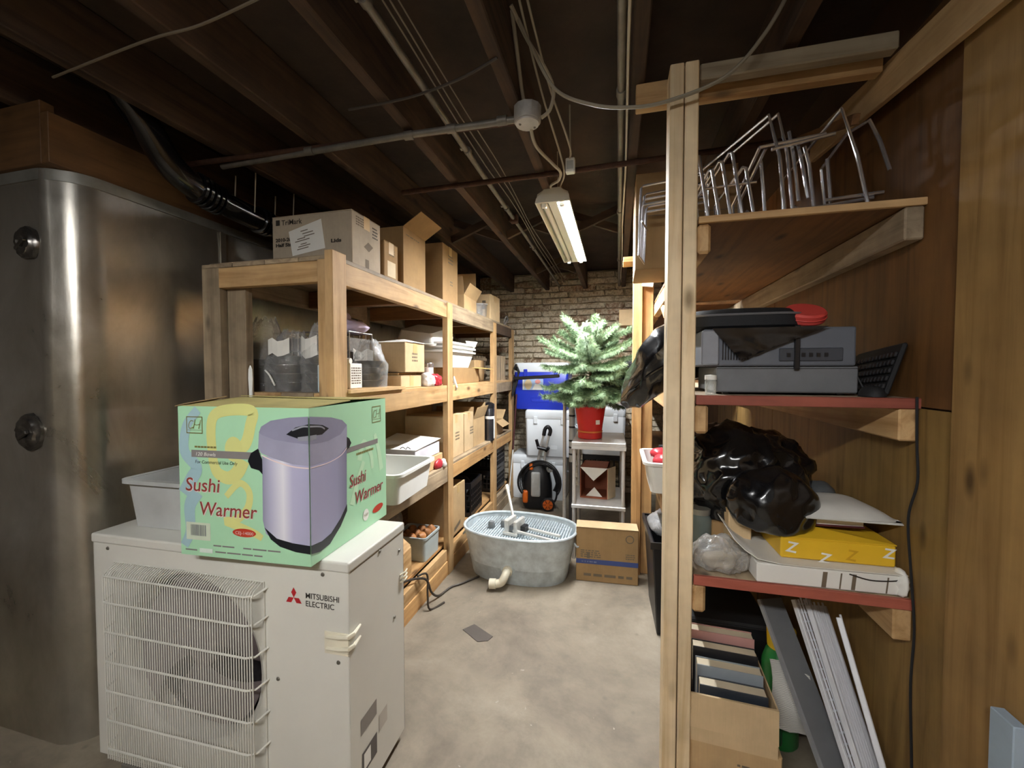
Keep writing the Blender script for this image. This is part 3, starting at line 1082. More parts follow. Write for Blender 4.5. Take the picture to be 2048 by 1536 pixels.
def rhomb(cx, cz, a, s=.034, k=.60):
    dx, dz = math.cos(R(a)), math.sin(R(a))
    qx, qz = -dz, dx
    L, W = s, s * .5 * k / .6
    return [(cx, cz), (cx + dx * L / 2 + qx * W / 2 * 1.15, cz + dz * L / 2 + qz * W / 2 * 1.15), (cx + dx * L, cz + dz * L), (cx + dx * L / 2 - qx * W / 2 * 1.15, cz + dz * L / 2 - qz * W / 2 * 1.15)]


for a in (90, 210, 330):
    fa.poly('logo_diamond', rhomb(-.202, .664, a), RED)
fa.text('lettering', 'MITSUBISHI', -.158, .668, .026, INK, width=.122, bold=.0002)
fa.text('lettering', 'ELECTRIC', -.158, .642, .026, INK, width=.104, bold=.0002)
fr_ = Face((0, 0, 0), (0, 1, 0), (0, 0, 1), ac)
ST = plain('grey_sticker', '8d8680', 0.6)
fr_.poly('sticker', [(.055, .19), (.15, .19), (.15, .245), (.055, .245)], ST)
fr_.poly('sticker', [(.06, .05), (.15, .05), (.15, .125), (.06, .125)], plain('dark_sticker', '5b5654', 0.6))
fr_.poly('sticker', [(.165, .11), (.22, .11), (.22, .17), (.165, .17)], plain('pale_sticker', 'b9b2a8', 0.6))
fr_.rect('sticker', .07, .11, .06, .115, PAPER, .0014)
fr_.rect('seam_line', .01, .345, .7625, .7655, plain('seam_shadow', '8f897c', 0.6))

bake_scale(ac, .95)

# ================================================================== SUSHI WARMER BOX
BW, BL, BH = 0.478, 0.468, 0.486
AT = 0.07 + 0.95 * AH + 0.0012
sb = thing('product_box', 'mint green sushi warmer box standing on the beige outdoor unit', 'box', (-0.857, 0.990, AT), 3.4)
MINT = plain('mint_print', 'a9d9b2', 0.42, 0, 0.03, 4)
KRAFT = plain('worn_kraft_flap', 'a99d63', 0.7, 0, 0.15, 9)
x0 = -BW
m = MB()
m.add([(x0, 0, 0), (0, 0, 0), (0, BL, 0), (x0, BL, 0), (x0, 0, BH), (0, 0, BH), (0, BL, BH), (x0, BL, BH)], [(0, 1, 5, 4), (1, 2, 6, 5), (2, 3, 7, 6), (3, 0, 4, 7), (0, 3, 2, 1)])
m.build('carton_body', MINT, sb)
# top flaps, a little sprung
MB().add([(x0, 0, BH), (0, 0, BH), (-.01, BL * .5, BH + .006), (x0 + .01, BL * .5, BH + .012)], [(0, 1, 2, 3)]).build('top_flap', KRAFT, sb, solid=.003)
MB().add([(x0, BL, BH), (0, BL, BH), (-.01, BL * .5, BH + .010), (x0 + .01, BL * .5, BH + .018)], [(0, 1, 2, 3)]).build('top_flap', KRAFT, sb, solid=.003)
MB().add([(x0 - .006, -.004, BH - .002), (x0 + .03, -.004, BH + .006), (x0 + .02, BL * .35, BH + .02), (x0 - .012, BL * .3, BH + .008)], [(0, 1, 2, 3)]).build('torn_edge', plain('torn_brown', '8b7450', 0.9), sb, solid=.003)
F_ = Face((0, 0, 0), (1, 0, 0), (0, 0, 1), sb)
G_ = Face((0, 0, 0), (0, 1, 0), (0, 0, 1), sb)
YEL = plain('yellow_brush', 'd3d588', 0.45, 0, 0.04)
BLU = plain('blue_brush', '9fbfc6', 0.45, 0, 0.06)
PGR = plain('pale_green_brush', 'bfe2be', 0.45, 0, 0.04)
OLIVE = plain('olive_line', '7a7440', 0.5)
GREYB = plain('grey_bar', '7f7a78', 0.5)
MAROON = plain('maroon_letter', '8e3a34', 0.5)
PINKW = plain('letter_shadow', 'e8d5d2', 0.5)
LIDT = plain('lid_grey', '8b8aa0', 0.4)
DK = plain('print_black', '16191f', 0.4)
OVAL = plain('print_red', 'b93a26', 0.45)
# brush strokes
o1 = .0005
F_.polys('brush_print', stroke([(-.345, .30), (-.352, .40), (-.34, .455), (-.29, .475), (-.20, .474), (-.205, .43), (-.225, .37), (-.27, .34)], (.034, .040)), YEL, o1)
F_.poly('brush_print', ellipse(-.268, .352, .033, .04), YEL, o1 + .0001)
F_.polys('brush_print', stroke([(-.345, .31), (-.33, .275), (-.29, .26), (-.255, .28), (-.235, .32)], (.034, .05)), YEL, o1 + .0002)
F_.polys('brush_print', stroke([(-.30, .20), (-.25, .245), (-.215, .22), (-.22, .17), (-.26, .13), (-.31, .12)], (.02, .028)), YEL, o1)
F_.polys('brush_print', stroke([(-.30, .12), (-.20, .09), (-.17, .075)], (.03, .02)), YEL, o1 + .0001)
F_.polys('brush_print', stroke([(-.40, .475), (-.445, .42), (-.455, .34), (-.41, .29), (-.43, .25), (-.46, .20)], (.03, .05)), BLU, o1 + .0003)
F_.polys('brush_print', stroke([(-.41, .21), (-.44, .16), (-.44, .08), (-.465, .03)], (.05, .03)), BLU, o1)
G_.polys('brush_print', stroke([(.27, .27), (.30, .33), (.35, .28), (.36, .22)], (.03, .02)), PGR, o1)
G_.polys('brush_print', stroke([(.22, .12), (.26, .20), (.30, .26)], (.03, .02)), PGR, o1 + .0001)
G_.polys('brush_print', stroke([(.38, .35), (.41, .28), (.43, .20)], (.02, .03)), PGR, o1)
# gold square emblems


def emblem(f, a, b, sx, sz):
    w_ = .003
    f.polys('emblem', [[(a, b), (a + sx, b), (a + sx, b + w_), (a, b + w_)], [(a, b + sz - w_), (a + sx, b + sz - w_), (a + sx, b + sz), (a, b + sz)],
                       [(a, b), (a + w_, b), (a + w_, b + sz), (a, b + sz)], [(a + sx - w_, b), (a + sx, b), (a + sx, b + sz), (a + sx - w_, b + sz)],
                       [(a + .004, b + sz * .19), (a + sx - .004, b + sz * .19), (a + sx - .004, b + sz * .21), (a + .004, b + sz * .21)]], OLIVE, .0011)
    f.polys('emblem', stroke([(a + sx * .45, b + sz * .72), (a + sx * .28, b + sz * .74), (a + sx * .15, b + sz * .5), (a + sx * .2, b + sz * .3), (a + sx * .42, b + sz * .36)], .0025), OLIVE, .0012)
    f.polys('emblem', stroke([(a + sx * .55, b + sz * .82), (a + sx * .5, b + sz * .55), (a + sx * .42, b + sz * .28)], .0025) + stroke([(a + sx * .9, b + sz * .8), (a + sx * .82, b + sz * .5), (a + sx * .76, b + sz * .28)], .0025)
            + stroke([(a + sx * .48, b + sz * .54), (a + sx * .66, b + sz * .5), (a + sx * .84, b + sz * .56)], .002), OLIVE, .0012)


emblem(F_, -.445, .398, .062, .055)
emblem(G_, .362, .396, .066, .064)
F_.rect('print_bar', -.428, -.17, .322, .345, GREYB, .0010)
G_.rect('print_bar', .19, .402, .312, .33, GREYB, .0010)
F_.text('lettering', '120 Bowls', -.414, .327, .0165, PAPER, width=.075, shear=.2)
F_.polys('small_print', [[(-.415 + .012 * k, .3525), (-.405 + .012 * k, .3525), (-.405 + .012 * k, .3585), (-.415 + .012 * k, .3585)] for k in range(7)], OLIVE, .001)
F_.text('lettering', 'For Commercial Use Only', -.415, .302, .0155, INK, width=.16, shear=.2)
for f, a, b, w1, a2, b2, w2, sz in ((F_, -.456, .212, .132, -.404, .136, .214, .062), (G_, .205, .186, .105, .235, .118, .20, .062)):
    f.text('lettering', 'Sushi', a + .0022, b - .0018, sz, PINKW, .0013, w1, .12, bold=.0012)
    f.text('lettering', 'Sushi', a, b, sz, MAROON, .0017, w1, .12, bold=.0004)
    f.text('lettering', 'Warmer', a2 + .0022, b2 - .0018, sz, PINKW, .0013, w2, .12, bold=.0012)
    f.text('lettering', 'Warmer', a2, b2, sz, MAROON, .0017, w2, .12, bold=.0004)
G_.polys('small_print', [[(.25 + .012 * k, .292), (.26 + .012 * k, .292), (.26 + .012 * k, .300), (.25 + .012 * k, .300)] for k in range(10)], OLIVE, .001)
F_.rect('barcode_patch', -.455, -.362, .052, .109, plain('patch_pale', 'cfd9c2', 0.5), .0010)
bs = []
x = -.437
rb = random.Random(4)
while x < -.382:
    wd = rb.choice((.0012, .002, .003))
    bs.append([(x, .066), (x + wd, .066), (x + wd, .102), (x, .102)])
    x += wd + rb.choice((.0012, .002))
F_.polys('barcode', bs, plain('barcode_grey', '6d7076', 0.6), .0016)
F_.poly('oval_badge', ellipse(-.235, .088, .043, .0135, 30, 0), OVAL, .0012)
F_.text('lettering', 'CEJ-14000', -.268, .0825, .014, PINKW, .0018, .066)
G_.poly('oval_badge', ellipse(.398, .052, .040, .014, 30, 3), OVAL, .0012)
G_.poly('round_badge', ellipse(.31, .054, .02, .022, 24), PAPER, .0012)
G_.text('lettering', 'NSF', .2955, .049, .014, OLIVE, .0018, .028)
F_.polys('small_print', [[(a, b), (a + l, b), (a + l, b + .0045), (a, b + .0045)] for a, b, l in ((-.352, .036, .03), (-.318, .036, .045), (-.24, .036, .03), (-.205, .036, .05), (-.15, .036, .045), (-.46, .016, .045), (-.345, .016, .04), (-.30, .016, .05), (-.245, .016, .04), (-.2, .016, .03))], GREYB, .001)
F_.rect('small_print', -.405, -.355, .012, .026, plain('patch_white', 'd9e6da', 0.5), .001)


# warmer illustration over the corner: metal body shaded in the print itself
def mat_warm(a, stops):
    m, nt, b = newmat('printed_warmer_metal')
    tc = nd(nt, 'ShaderNodeTexCoord')
    sp = nd(nt, 'ShaderNodeSeparateXYZ')
    nt.links.new(tc.outputs['Generated'], sp.inputs[0])
    r = ramp(nt, sp.outputs[a], stops)
    nt.links.new(r.outputs[0], b.inputs['Base Color'])
    b.inputs['Roughness'].default_value = 0.4
    return m


WF = mat_warm(0, [(0.0, '8f8fa6'), (0.18, 'b4b4cb'), (0.45, 'e2e1ea'), (0.65, 'b5b3cf'), (1.0, 'a9a8c4')])
WR = mat_warm(1, [(0.0, 'a9a8c4'), (0.35, 'a3a2bf'), (0.7, '9a99b5'), (1.0, '77778e')])
body_f = [(-.163, .335), (-.165, .133), (-.155, .092), (-.116, .068), (-.061, .06), (0, .058), (0, .33)]
body_r = [(0, .058), (.05, .052), (.10, .060), (.15, .090), (.186, .122), (.19, .335), (0, .33)]
base_f = [(-.160, .112), (-.138, .076), (-.105, .055), (-.05, .043), (0, .040), (0, .066), (-.061, .070), (-.116, .080)]
base_r = [(0, .040), (.041, .030), (.09, .034), (.148, .070), (.187, .111), (.187, .135), (.149, .098), (.097, .067), (.05, .060), (0, .066)]
lid_f = [(-.173, .405), (-.164, .427), (-.13, .446), (-.064, .457), (0, .461), (0, .311), (-.056, .314), (-.122, .329), (-.166, .344), (-.177, .358)]
lid_r = [(0, .461), (.106, .447), (.165, .431), (.192, .411), (.192, .338), (.154, .318), (.086, .308), (0, .311)]
top_f = [(-.173, .408), (-.164, .427), (-.13, .446), (-.064, .457), (0, .461), (0, .377), (-.055, .380), (-.12, .388), (-.16, .40)]
top_r = [(0, .461), (.106, .447), (.165, .431), (.192, .411), (.155, .384), (.088, .373), (0, .377)]
for f, bo, ba, li, to, mt in ((F_, body_f, base_f, lid_f, top_f, WF), (G_, body_r, base_r, lid_r, top_r, WR)):
    f.poly('warmer_print', bo, mt, .0020)
    f.poly('warmer_print', ba, DK, .0024)
    f.poly('warmer_print', li, plain('lid_side', '9a99ae', 0.4), .0024)
    f.poly('warmer_print', to, LIDT, .0028)
F_.poly('warmer_print', [(-.076, .405), (-.043, .428), (0, .438), (0, .402), (-.038, .394)], DK, .0032)
G_.poly('warmer_print', [(0, .438), (.06, .428), (.092, .413), (.057, .398), (0, .402)], DK, .0032)
F_.poly('warmer_print', [(-.036, .398), (0, .403), (0, .388), (-.034, .386)], plain('print_mid', '8d8f98', 0.4), .0036)
G_.poly('warmer_print', [(0, .403), (.03, .402), (.03, .388), (0, .388)], MATS['print_mid'], .0036)
F_.polys('warmer_print', stroke([(-.055, .418), (-.02, .430), (0, .431)], .005), MATS['print_mid'], .0036)
G_.polys('warmer_print', stroke([(0, .431), (.05, .424), (.07, .414)], .005), MATS['print_mid'], .0036)
F_.poly('warmer_print', [(-.163, .278), (-.175, .290), (-.204, .296), (-.215, .318), (-.203, .343), (-.177, .358), (-.172, .34), (-.163, .325)], DK, .0026)
G_.poly('warmer_print', [(.19, .325), (.204, .329), (.217, .344), (.205, .362), (.19, .37)], DK, .0026)
F_.polys('warmer_print', stroke([(-.165, .338), (-.122, .322), (-.056, .307), (0, .304)], .004), PINKW, .0029)
G_.polys('warmer_print', stroke([(0, .304), (.086, .302), (.154, .312), (.190, .332)], .003), PINKW, .0029)
emblem(G_, .092, .243, .03, .034)

bake_scale(sb, .95)

# small white spatula tip poking up behind the box
sp_ = thing('spatula', 'white spatula tip poking up behind the green box', 'spatula', (-1.36, 1.27, AT))
MB().loops([[Vector((a, 0.002 * e, b + .49)) for a, b in ((-.006, 0), (.006, 0), (.009, .05), (.007, .085), (0, .10), (-.007, .085), (-.009, .05))] for e in (-1, 1)]).build('blade', WHITE_PL, sp_)
MB().bar((0, 0, 0), (0, 0, .495), .012, .006, (0, 1, 0)).build('handle', WHITE_PL, sp_, bevel=.001)


# ---- tapered open tub
def tub(name, label, cat, loc, lx, ly, h, mat, rz=0, taper=.86, group=None, lip=.018, th=.004, rot=None, rim_drop=.012):
    t = thing(name, label, cat, loc, rz, group, rot)

    def lp(kx, ky, z, rad):
        pts = []
        for cx, cy, a0 in ((1, 1, 0), (-1, 1, 90), (-1, -1, 180), (1, -1, 270)):
            for k in range(5):
                a = R(a0 + 90 * k / 4)
                pts.append(Vector((cx * (kx / 2 - rad) + rad * math.cos(a), cy * (ky / 2 - rad) + rad * math.sin(a), z)))
        return pts
    rd = min(lx, ly) * .09
    b = taper
    loops = [lp(lx * b, ly * b, 0, rd), lp(lx * b, ly * b, 0.001, rd), lp(lx, ly, h - .004, rd), lp(lx, ly, h, rd), lp(lx - 2 * th, ly - 2 * th, h, rd), lp(lx * b - 2 * th, ly * b - 2 * th, th, rd)]
    MB().loops(loops).build('tub_body', mat, t, smooth=35)
    MB().loops([lp(lx, ly, h - rim_drop, rd), lp(lx + 2 * lip, ly + 2 * lip, h - rim_drop, rd + lip), lp(lx + 2 * lip, ly + 2 * lip, h + .002, rd + lip), lp(lx, ly, h + .004, rd), lp(lx - 2 * th, ly - 2 * th, h + .001, rd)], False, False).build('rim', mat, t, smooth=35)
    return t


pt_ = tub('bus_tub', 'scuffed grey plastic tub on the outdoor unit beside the cold room', 'tub', (-1.552, 1.215, AT), .38, .245, .175, GREY_PL, 2, .9)

# ================================================================== CARTONS
def carton(label, x0, x1, y0, y1, z0, z1, tone='mid', rz=0.0, group=None, tape='y', name='cardboard_box', side=False):
    """closed carton in world coordinates, rotated about its centre"""
    cx, cy = (x0 + x1) / 2, (y0 + y1) / 2
    t = thing(name, label, 'box', (cx, cy, z0), rz, group)
    w_, d_, h_ = (x1 - x0) / 2, (y1 - y0) / 2, z1 - z0
    mt = cardboard(tone)
    MB().box(-w_, w_, -d_, d_, 0, h_ - .003).build('carton_body', mt, t, bevel=.003)
    # two top flaps meeting at a seam
    if tape == 'y':
        MB().box(-w_, -.001, -d_, d_, h_ - .003, h_).build('top_flap', mt, t, bevel=.001)
        MB().box(.001, w_, -d_, d_, h_ - .003, h_).build('top_flap', mt, t, bevel=.001)
        tp = MB().box(-.024, .024, -d_ - .0008, d_ + .0008, h_ - .0025, h_ + .0008)
        tp.box(-.024, .024, -d_ - .0008, -d_, h_ - .06, h_)
        tp.build('tape', TAPE, t)
    elif tape == 'x':
        MB().box(-w_, w_, -d_, -.001, h_ - .003, h_).build('top_flap', mt, t, bevel=.001)
        MB().box(-w_, w_, .001, d_, h_ - .003, h_).build('top_flap', mt, t, bevel=.001)
        tp = MB().box(-w_ - .0008, w_ + .0008, -.024, .024, h_ - .0025, h_ + .0008)
        tp.box(w_, w_ + .0008, -.024, .024, h_ - .06, h_)
        tp.build('tape', TAPE, t)
    t['_d'] = (w_, d_, h_)
    return t


def faces(t):
    w_, d_, h_ = t['_d']
    del t['_d']
    return Face((-w_, -d_, 0), (1, 0, 0), (0, 0, 1), t), Face((w_, -d_, 0), (0, 1, 0), (0, 0, 1), t), 2 * w_, 2 * d_, h_


def open_carton(label, x0, x1, y0, y1, z0, z1, flaps, tone='mid', rz=0.0, group=None, name='open_cardboard_box'):
    """flaps: dict side -> (length, angle from horizontal outward, degrees; 90 = straight up)"""
    cx, cy = (x0 + x1) / 2, (y0 + y1) / 2
    t = thing(name, label, 'box', (cx, cy, z0), rz, group)
    w_, d_, h_ = (x1 - x0) / 2, (y1 - y0) / 2, z1 - z0
    mt = cardboard(tone)
    th = .004
    m = MB().box(-w_, w_, -d_, d_, 0, th)
    m.box(-w_, -w_ + th, -d_, d_, th, h_).box(w_ - th, w_, -d_, d_, th, h_).box(-w_ + th, w_ - th, -d_, -d_ + th, th, h_).box(-w_ + th, w_ - th, d_ - th, d_, th, h_)
    m.build('carton_body', mt, t)
    for sd, (ln, an) in flaps.items():
        c_, s_ = math.cos(R(an)) * ln, math.sin(R(an)) * ln
        if sd == '+x':
            q = [(w_, -d_, h_), (w_, d_, h_), (w_ + c_, d_, h_ + s_), (w_ + c_, -d_, h_ + s_)]
        elif sd == '-x':
            q = [(-w_, -d_, h_), (-w_, d_, h_), (-w_ - c_, d_, h_ + s_), (-w_ - c_, -d_, h_ + s_)]
        elif sd == '+y':
            q = [(-w_, d_, h_), (w_, d_, h_), (w_, d_ + c_, h_ + s_), (-w_, d_ + c_, h_ + s_)]
        else:
            q = [(-w_, -d_, h_), (w_, -d_, h_), (w_, -d_ - c_, h_ + s_), (-w_, -d_ - c_, h_ + s_)]
        MB().add(q, [(0, 1, 2, 3)]).build('flap', mt, t, solid=.003)
    return t


def scribble(f, a, b, w_, h_, mat=INK_L, n=3, seed=1, name='printing'):
    """rows of short dashes for print too small to read"""
    rr = random.Random(seed)
    ls_ = []
    for k in range(n):
        y = b + h_ * (1 - (k + .8) / n)
        x = a
        while x < a + w_ - .004:
            l = rr.uniform(.08, .25) * w_
            l = min(l, a + w_ - x)
            ls_.append([(x, y), (x + l, y), (x + l, y + h_ / n * .5), (x, y + h_ / n * .5)])
            x += l + .05 * w_
    return f.polys(name, ls_, mat, .0007)


GT = 'cartons on the top left shelf'
ZT = 1.876
# --- TriMark box
tb = carton('wide printed carton with a crooked white label on the top left shelf', -1.60, -1.165, 1.63, 1.86, ZT + .0005, 2.13, 'grey', 0, GT, 'x')
f, g, W, D, H = faces(tb)
f.rect('printing', .022, .045, H - .042, H - .016, INK, .0007)
f.text('lettering', 'TriMark', .055, H - .042, .034, INK, width=.115, bold=.0004)
f.text('lettering', '2010-20', .02, H - .118, .022, INK, width=.09, bold=.001)
f.text('lettering', 'Half Size', .02, H - .142, .022, INK, width=.10, bold=.001)
f.text('lettering', 'Lids', .325, H - .142, .022, INK, width=.055, bold=.001)
ca, sa = math.cos(R(10)), math.sin(R(10))
lab = [(.115, H - .19), (.295, H - .165), (.275, H - .03), (.095, H - .075)]
f.poly('shipping_label', lab, PAPER, .0014)
rr = random.Random(3)
f.polys('label_print', [[(a, b), (a + l, b + l * .16), (a + l, b + l * .16 + .004), (a, b + .004)] for a, b, l in [(.13 + rr.uniform(0, .05), H - .165 + k * .012, rr.uniform(.03, .09)) for k in range(8)]], INK_L, .0018)
bb = []
x = .235
while x < .355:
    bb.append([(x, .012), (x + .004, .012), (x + .004, .045), (x, .045)])
    x += rr.choice((.007, .009, .012))
f.polys('barcode', bb + [[(.225, .05), (.375, .05), (.375, .053), (.225, .053)], [(.372, .008), (.375, .008), (.375, .05), (.372, .05)]], INK, .0008)
scribble(g, .03, H - .06, .06, .045, INK_L, 4, 5)
scribble(g, .16, H - .085, .045, .06, INK, 4, 6)
g.polys('printing', [[(.09, .11), (.13, .095), (.165, .125), (.125, .14)]], INK_L, .0007)
g.polys('printing', [[(.10, .01), (.13, .01), (.13, .055), (.10, .055)]], INK_L, .0007)
# --- small carton, tall open carton, narrow carton
t = carton('small carton between the printed carton and the tall open carton', -1.42, -1.165, 1.895, 2.03, ZT + .0005, 2.075, 'dark', 0, GT, 'x')
f, g, W, D, H = faces(t)
scribble(g, .05, H - .07, .05, .05, INK_L, 4, 9)
g.rect('printing', .03, .11, .02, .10, cardboard('pale'), .0005)
t = open_carton('tall carton with one flap folded out toward the ceiling', -1.60, -1.165, 2.09, 2.36, ZT + .0005, 2.21, {'+x': (.13, 32), '-x': (.12, 100)}, 'dark', 0, GT)
f = Face((.2175, -.135, 0), (0, 1, 0), (0, 0, 1), t)
scribble(f, .03, .29, .16, .012, INK_L, 1, 2)
t = carton('narrow worn carton standing over the second shelf post', -1.50, -1.145, 2.58, 2.845, ZT + .0005, 2.265, 'dark', 0, GT, 'x')
f, g, W, D, H = faces(t)
scribble(g, .09, H - .12, .09, .07, INK_L, 3, 12)
scribble(g, .12, .12, .05, .04, INK_L, 2, 13)
# --- open carton with standing flaps, far box, clear containers
open_carton('low open carton with two flaps standing up on the top left shelf', -1.55, -1.18, 3.02, 3.38, ZT, 2.0, {'+x': (.10, 60), '-x': (.16, 95), '+y': (.24, 95), '-y': (.14, 75)}, 'mid', 4, GT)
t = carton('plain square carton at the far end of the top left shelf', -1.52, -1.14, 3.66, 3.93, ZT, 2.115, 'light', -3, GT, 'x')
f, g, W, D, H = faces(t)
f.rect('printing', .30, .335, .10, .18, INK_L)
for k, (y, h_) in enumerate(((3.44, .11), (3.56, .13))):
    t = thing('clear_container', ('clear plastic tub beside the low open carton', 'taller clear plastic tub beside the plain square carton')[k], 'container', (-1.205, y, ZT), 0, 'clear tubs on the top left shelf')
    MB().lathe([(.001, 0), (.045, 0), (.055, h_), (.058, h_), (.058, h_ - .006)], 20).build('tub_wall', clearfilm('clear_pet', (.85, .85, .85), .15, .1), t, smooth=True)
    MB().lathe([(.059, h_ - .004), (.060, h_ + .004), (.001, h_ + .004)], 20).build('lid', MATS['clear_pet'], t, smooth=True)
t = thing('wire_clip', 'bright bent wire clip hanging at the end of the top left shelf', 'clip', (-1.14, 4.12, ZT))
MB().tube(smoothpath([(0, 0, 0), (.03, .02, .05), (.01, .04, .10), (-.02, .05, .04), (.0, .06, .002)], 6), .006, 6).build('wire', CHROME, t, smooth=True)
MB().tube(smoothpath([(-.02, .02, .003), (.01, .05, .06), (-.03, .07, .08)], 6), .006, 6).build('wire', CHROME, t, smooth=True)

# ================================================================== LEFT SHELF, second level
Z2 = 1.3035


def bowl_stack(label, loc, r, h, n, group):
    t = thing('bowl_stack', label, 'bowls', loc, 0, group)
    for k in range(n):
        z = h * k / n
        MB().lathe([(.001, z), (r * .62, z), (r * .97, z + h / n * .9), (r * 1.03, z + h / n), (r * 1.03, z + h / n * 1.06), (r * .9, z + h / n * 1.02)], 26, sx=1, sy=.95).build('bowl', BLACK, t, smooth=True)
    return t


def clear_bag(label, loc, r, h, seed, group, label_at=None):
    t = thing('plastic_bag', label, 'bag', loc, 0, group)
    n, m_ = 30, 16
    loops = []
    for i in range(m_):
        f_ = i / (m_ - 1)
        z = h * f_
        rr_ = r * (1.0 if f_ < .5 else 1 - .62 * ((f_ - .5) / .5) ** 1.3)
        lp_ = []
        for k in range(n):
            a = 2 * PI * k / n
            q = Vector((math.cos(a), math.sin(a), f_ * 3))
            cr = 1 + (.05 + .22 * f_) * fold(q, 1.7, seed) * .6 + (.03 + .1 * f_) * fold(q, 4, seed + 3)
            lean = Vector((.25 * r * math.sin(seed * 2.0), .2 * r * math.cos(seed * 1.3), 0)) * f_ ** 2
            lp_.append(Vector((math.cos(a) * rr_ * cr, math.sin(a) * rr_ * cr * .9, z + (.03 * fold(q, 3, seed + 7) if f_ > .8 else 0))) + lean)
        loops.append(lp_)
    MB().loops(loops, True, False).build('film', FILM, t, smooth=60)
    if label_at:
        a, z, w_, h_ = label_at
        mb = MB()
        vs = []
        for i in range(5):
            for j in range(2):
                an = a + (i / 4 - .5) * w_ / r
                vs.append(Vector((math.cos(an) * r * 1.03, math.sin(an) * r * .95, z + j * h_ + .01 * math.sin(i * 2))))
        mb.add(vs, [(2 * i, 2 * i + 2, 2 * i + 3, 2 * i + 1) for i in range(4)])
        mb.build('paper_label', PAPER, t)
    return t


GB, GS = 'clear bags on the second left shelf', 'black bowls in the clear bags'
bowl_stack('black bowls bagged next to the flat back legs of the shelving', (-1.70, 1.66, Z2), .078, .15, 4, GS)
clear_bag('tall peaked clear bag nearest the cold room', (-1.70, 1.66, Z2 - .0005), .095, .34, 1, GB)
bowl_stack('black bowls in the middle clear bag', (-1.53, 1.64, Z2), .085, .165, 4, GS)
clear_bag('middle clear bag with a white twist in front', (-1.53, 1.64, Z2 - .0005), .10, .27, 4, GB, (R(-75), .17, .10, .07))
bowl_stack('black bowls in the clear bag behind the first post', (-1.35, 1.66, Z2), .08, .17, 4, GS)
clear_bag('clear bag with a printed paper label just left of the first post', (-1.35, 1.66, Z2 - .0005), .094, .30, 7, GB, (R(-105), .16, .12, .09))
# white strip on the middle bag
ms = MB().tube(smoothpath([(-1.56, 1.535, Z2 + .10), (-1.53, 1.53, Z2 + .075), (-1.505, 1.532, Z2 + .03)], 5), .004, 6).build('twist_tie', PAPER, None)
tag(ms, 'white twist tie on the middle clear bag', 'twist tie')
# printed pale pouch
t = thing('label_pouch', 'pale blue printed pouch leaning beside the first post', 'pouch', (-1.255, 1.58, Z2), 8)
MB().box(-.055, .055, -.004, .03, 0, .125).build('pouch_body', plain('pale_blue_card', 'b9cbd4', 0.5), t, bevel=.006, seg=2)
f = Face((-.055, -.0045, 0), (1, 0, 0), (0, 0, 1), t)
f.text('lettering', 'Good', .012, .098, .018, INK, width=.035)
scribble(f, .014, .04, .07, .05, plain('blue_ink', '7f97b0', 0.6), 4, 8)
# items right of the first post
t = thing('white_roll_box', 'white folded paper carton just right of the first post', 'carton', (-1.21, 1.64, 1.3195), 4)
MB().box(-.05, .05, -.05, .05, 0, .115).build('carton_body', PAPER, t, bevel=.003)
MB().tube([(-.055, -.052, .125), (.055, -.052, .125)], .013, 12).build('rolled_top', PAPER, t, smooth=True)
f = Face((.05, -.05, 0), (0, 1, 0), (0, 0, 1), t)
scribble(f, .01, .02, .08, .08, INK_L, 7, 14)
bowl_stack('black bowls bagged beside the white folded carton', (-1.24, 1.87, 1.3195), .068, .13, 4, GS)
clear_bag('clear bag with a frayed knotted top right of the first post', (-1.24, 1.87, 1.3192), .085, .22, 11, GB, (R(150), .13, .12, .06))
# wire basket behind the bags
wkt = thing('wire_basket', 'dark wire basket standing behind the clear bags', 'basket', (-1.565, 1.93, Z2))
WX, WY, WZ = .235, .10, .30
for z in (.004, .1, .2, WZ):
    MB().tube([(-WX, -WY, z), (WX, -WY, z), (WX, WY, z), (-WX, WY, z)], .004, 6, closed=True).build('hoop_wire', CHROME, wkt)
for k in range(13):
    x = -WX + 2 * WX * k / 12
    MB().tube([(x, -WY, WZ), (x, -WY, .004), (x, WY, .004), (x, WY, WZ)], .0028, 5).build('upright_wire', CHROME, wkt)
MB().box(-WX + .01, WX - .01, -WY + .008, WY - .008, .008, .27).build('mesh_lining', plain('grey_mesh', '6c6660', 0.7, 0.2, 0.25, 60), wkt)
t = thing('lilac_cloth', 'crumpled lilac cloth lying on top of the wire basket', 'cloth', (-1.44, 1.93, Z2 + WZ + .002))
blob('cloth_fold', plain('lilac_fabric', 'c4b4cc', 0.7), t, .13, .09, .035, 3, .6, 14, 4, .8)
blob('cloth_fold', MATS['lilac_fabric'], t, .05, .05, .05, 6, .5, 14, 3, .8, loc=(-.03, 0, .03))
# cartons further along
t = carton('long carton with white paper spilling from its lid', -1.42, -1.165, 2.10, 2.34, 1.392, 1.565, 'light', 0, None, 'x')
f, g, W, D, H = faces(t)
scribble(g, .08, .06, .07, .06, INK_L, 3, 21)
t2 = MB().add([(-1.40, 2.12, 1.567), (-1.16, 2.12, 1.568), (-1.155, 2.33, 1.57), (-1.30, 2.335, 1.60), (-1.40, 2.3, 1.59)], [(0, 1, 2, 3, 4)]).build('paper_sheet', PAPER, None, solid=.002)
tag(t2, 'white paper sheet folded over the long carton', 'paper')
t = carton('flat carton under the long carton on the second left shelf', -1.42, -1.165, 2.04, 2.30, Z2, 1.374, 'light', 2, None, 'x')
faces(t)
t = carton('brown support carton between the two light cartons', -1.40, -1.20, 2.08, 2.30, 1.3755, 1.3915, 'dark', 0, None, None)
faces(t)
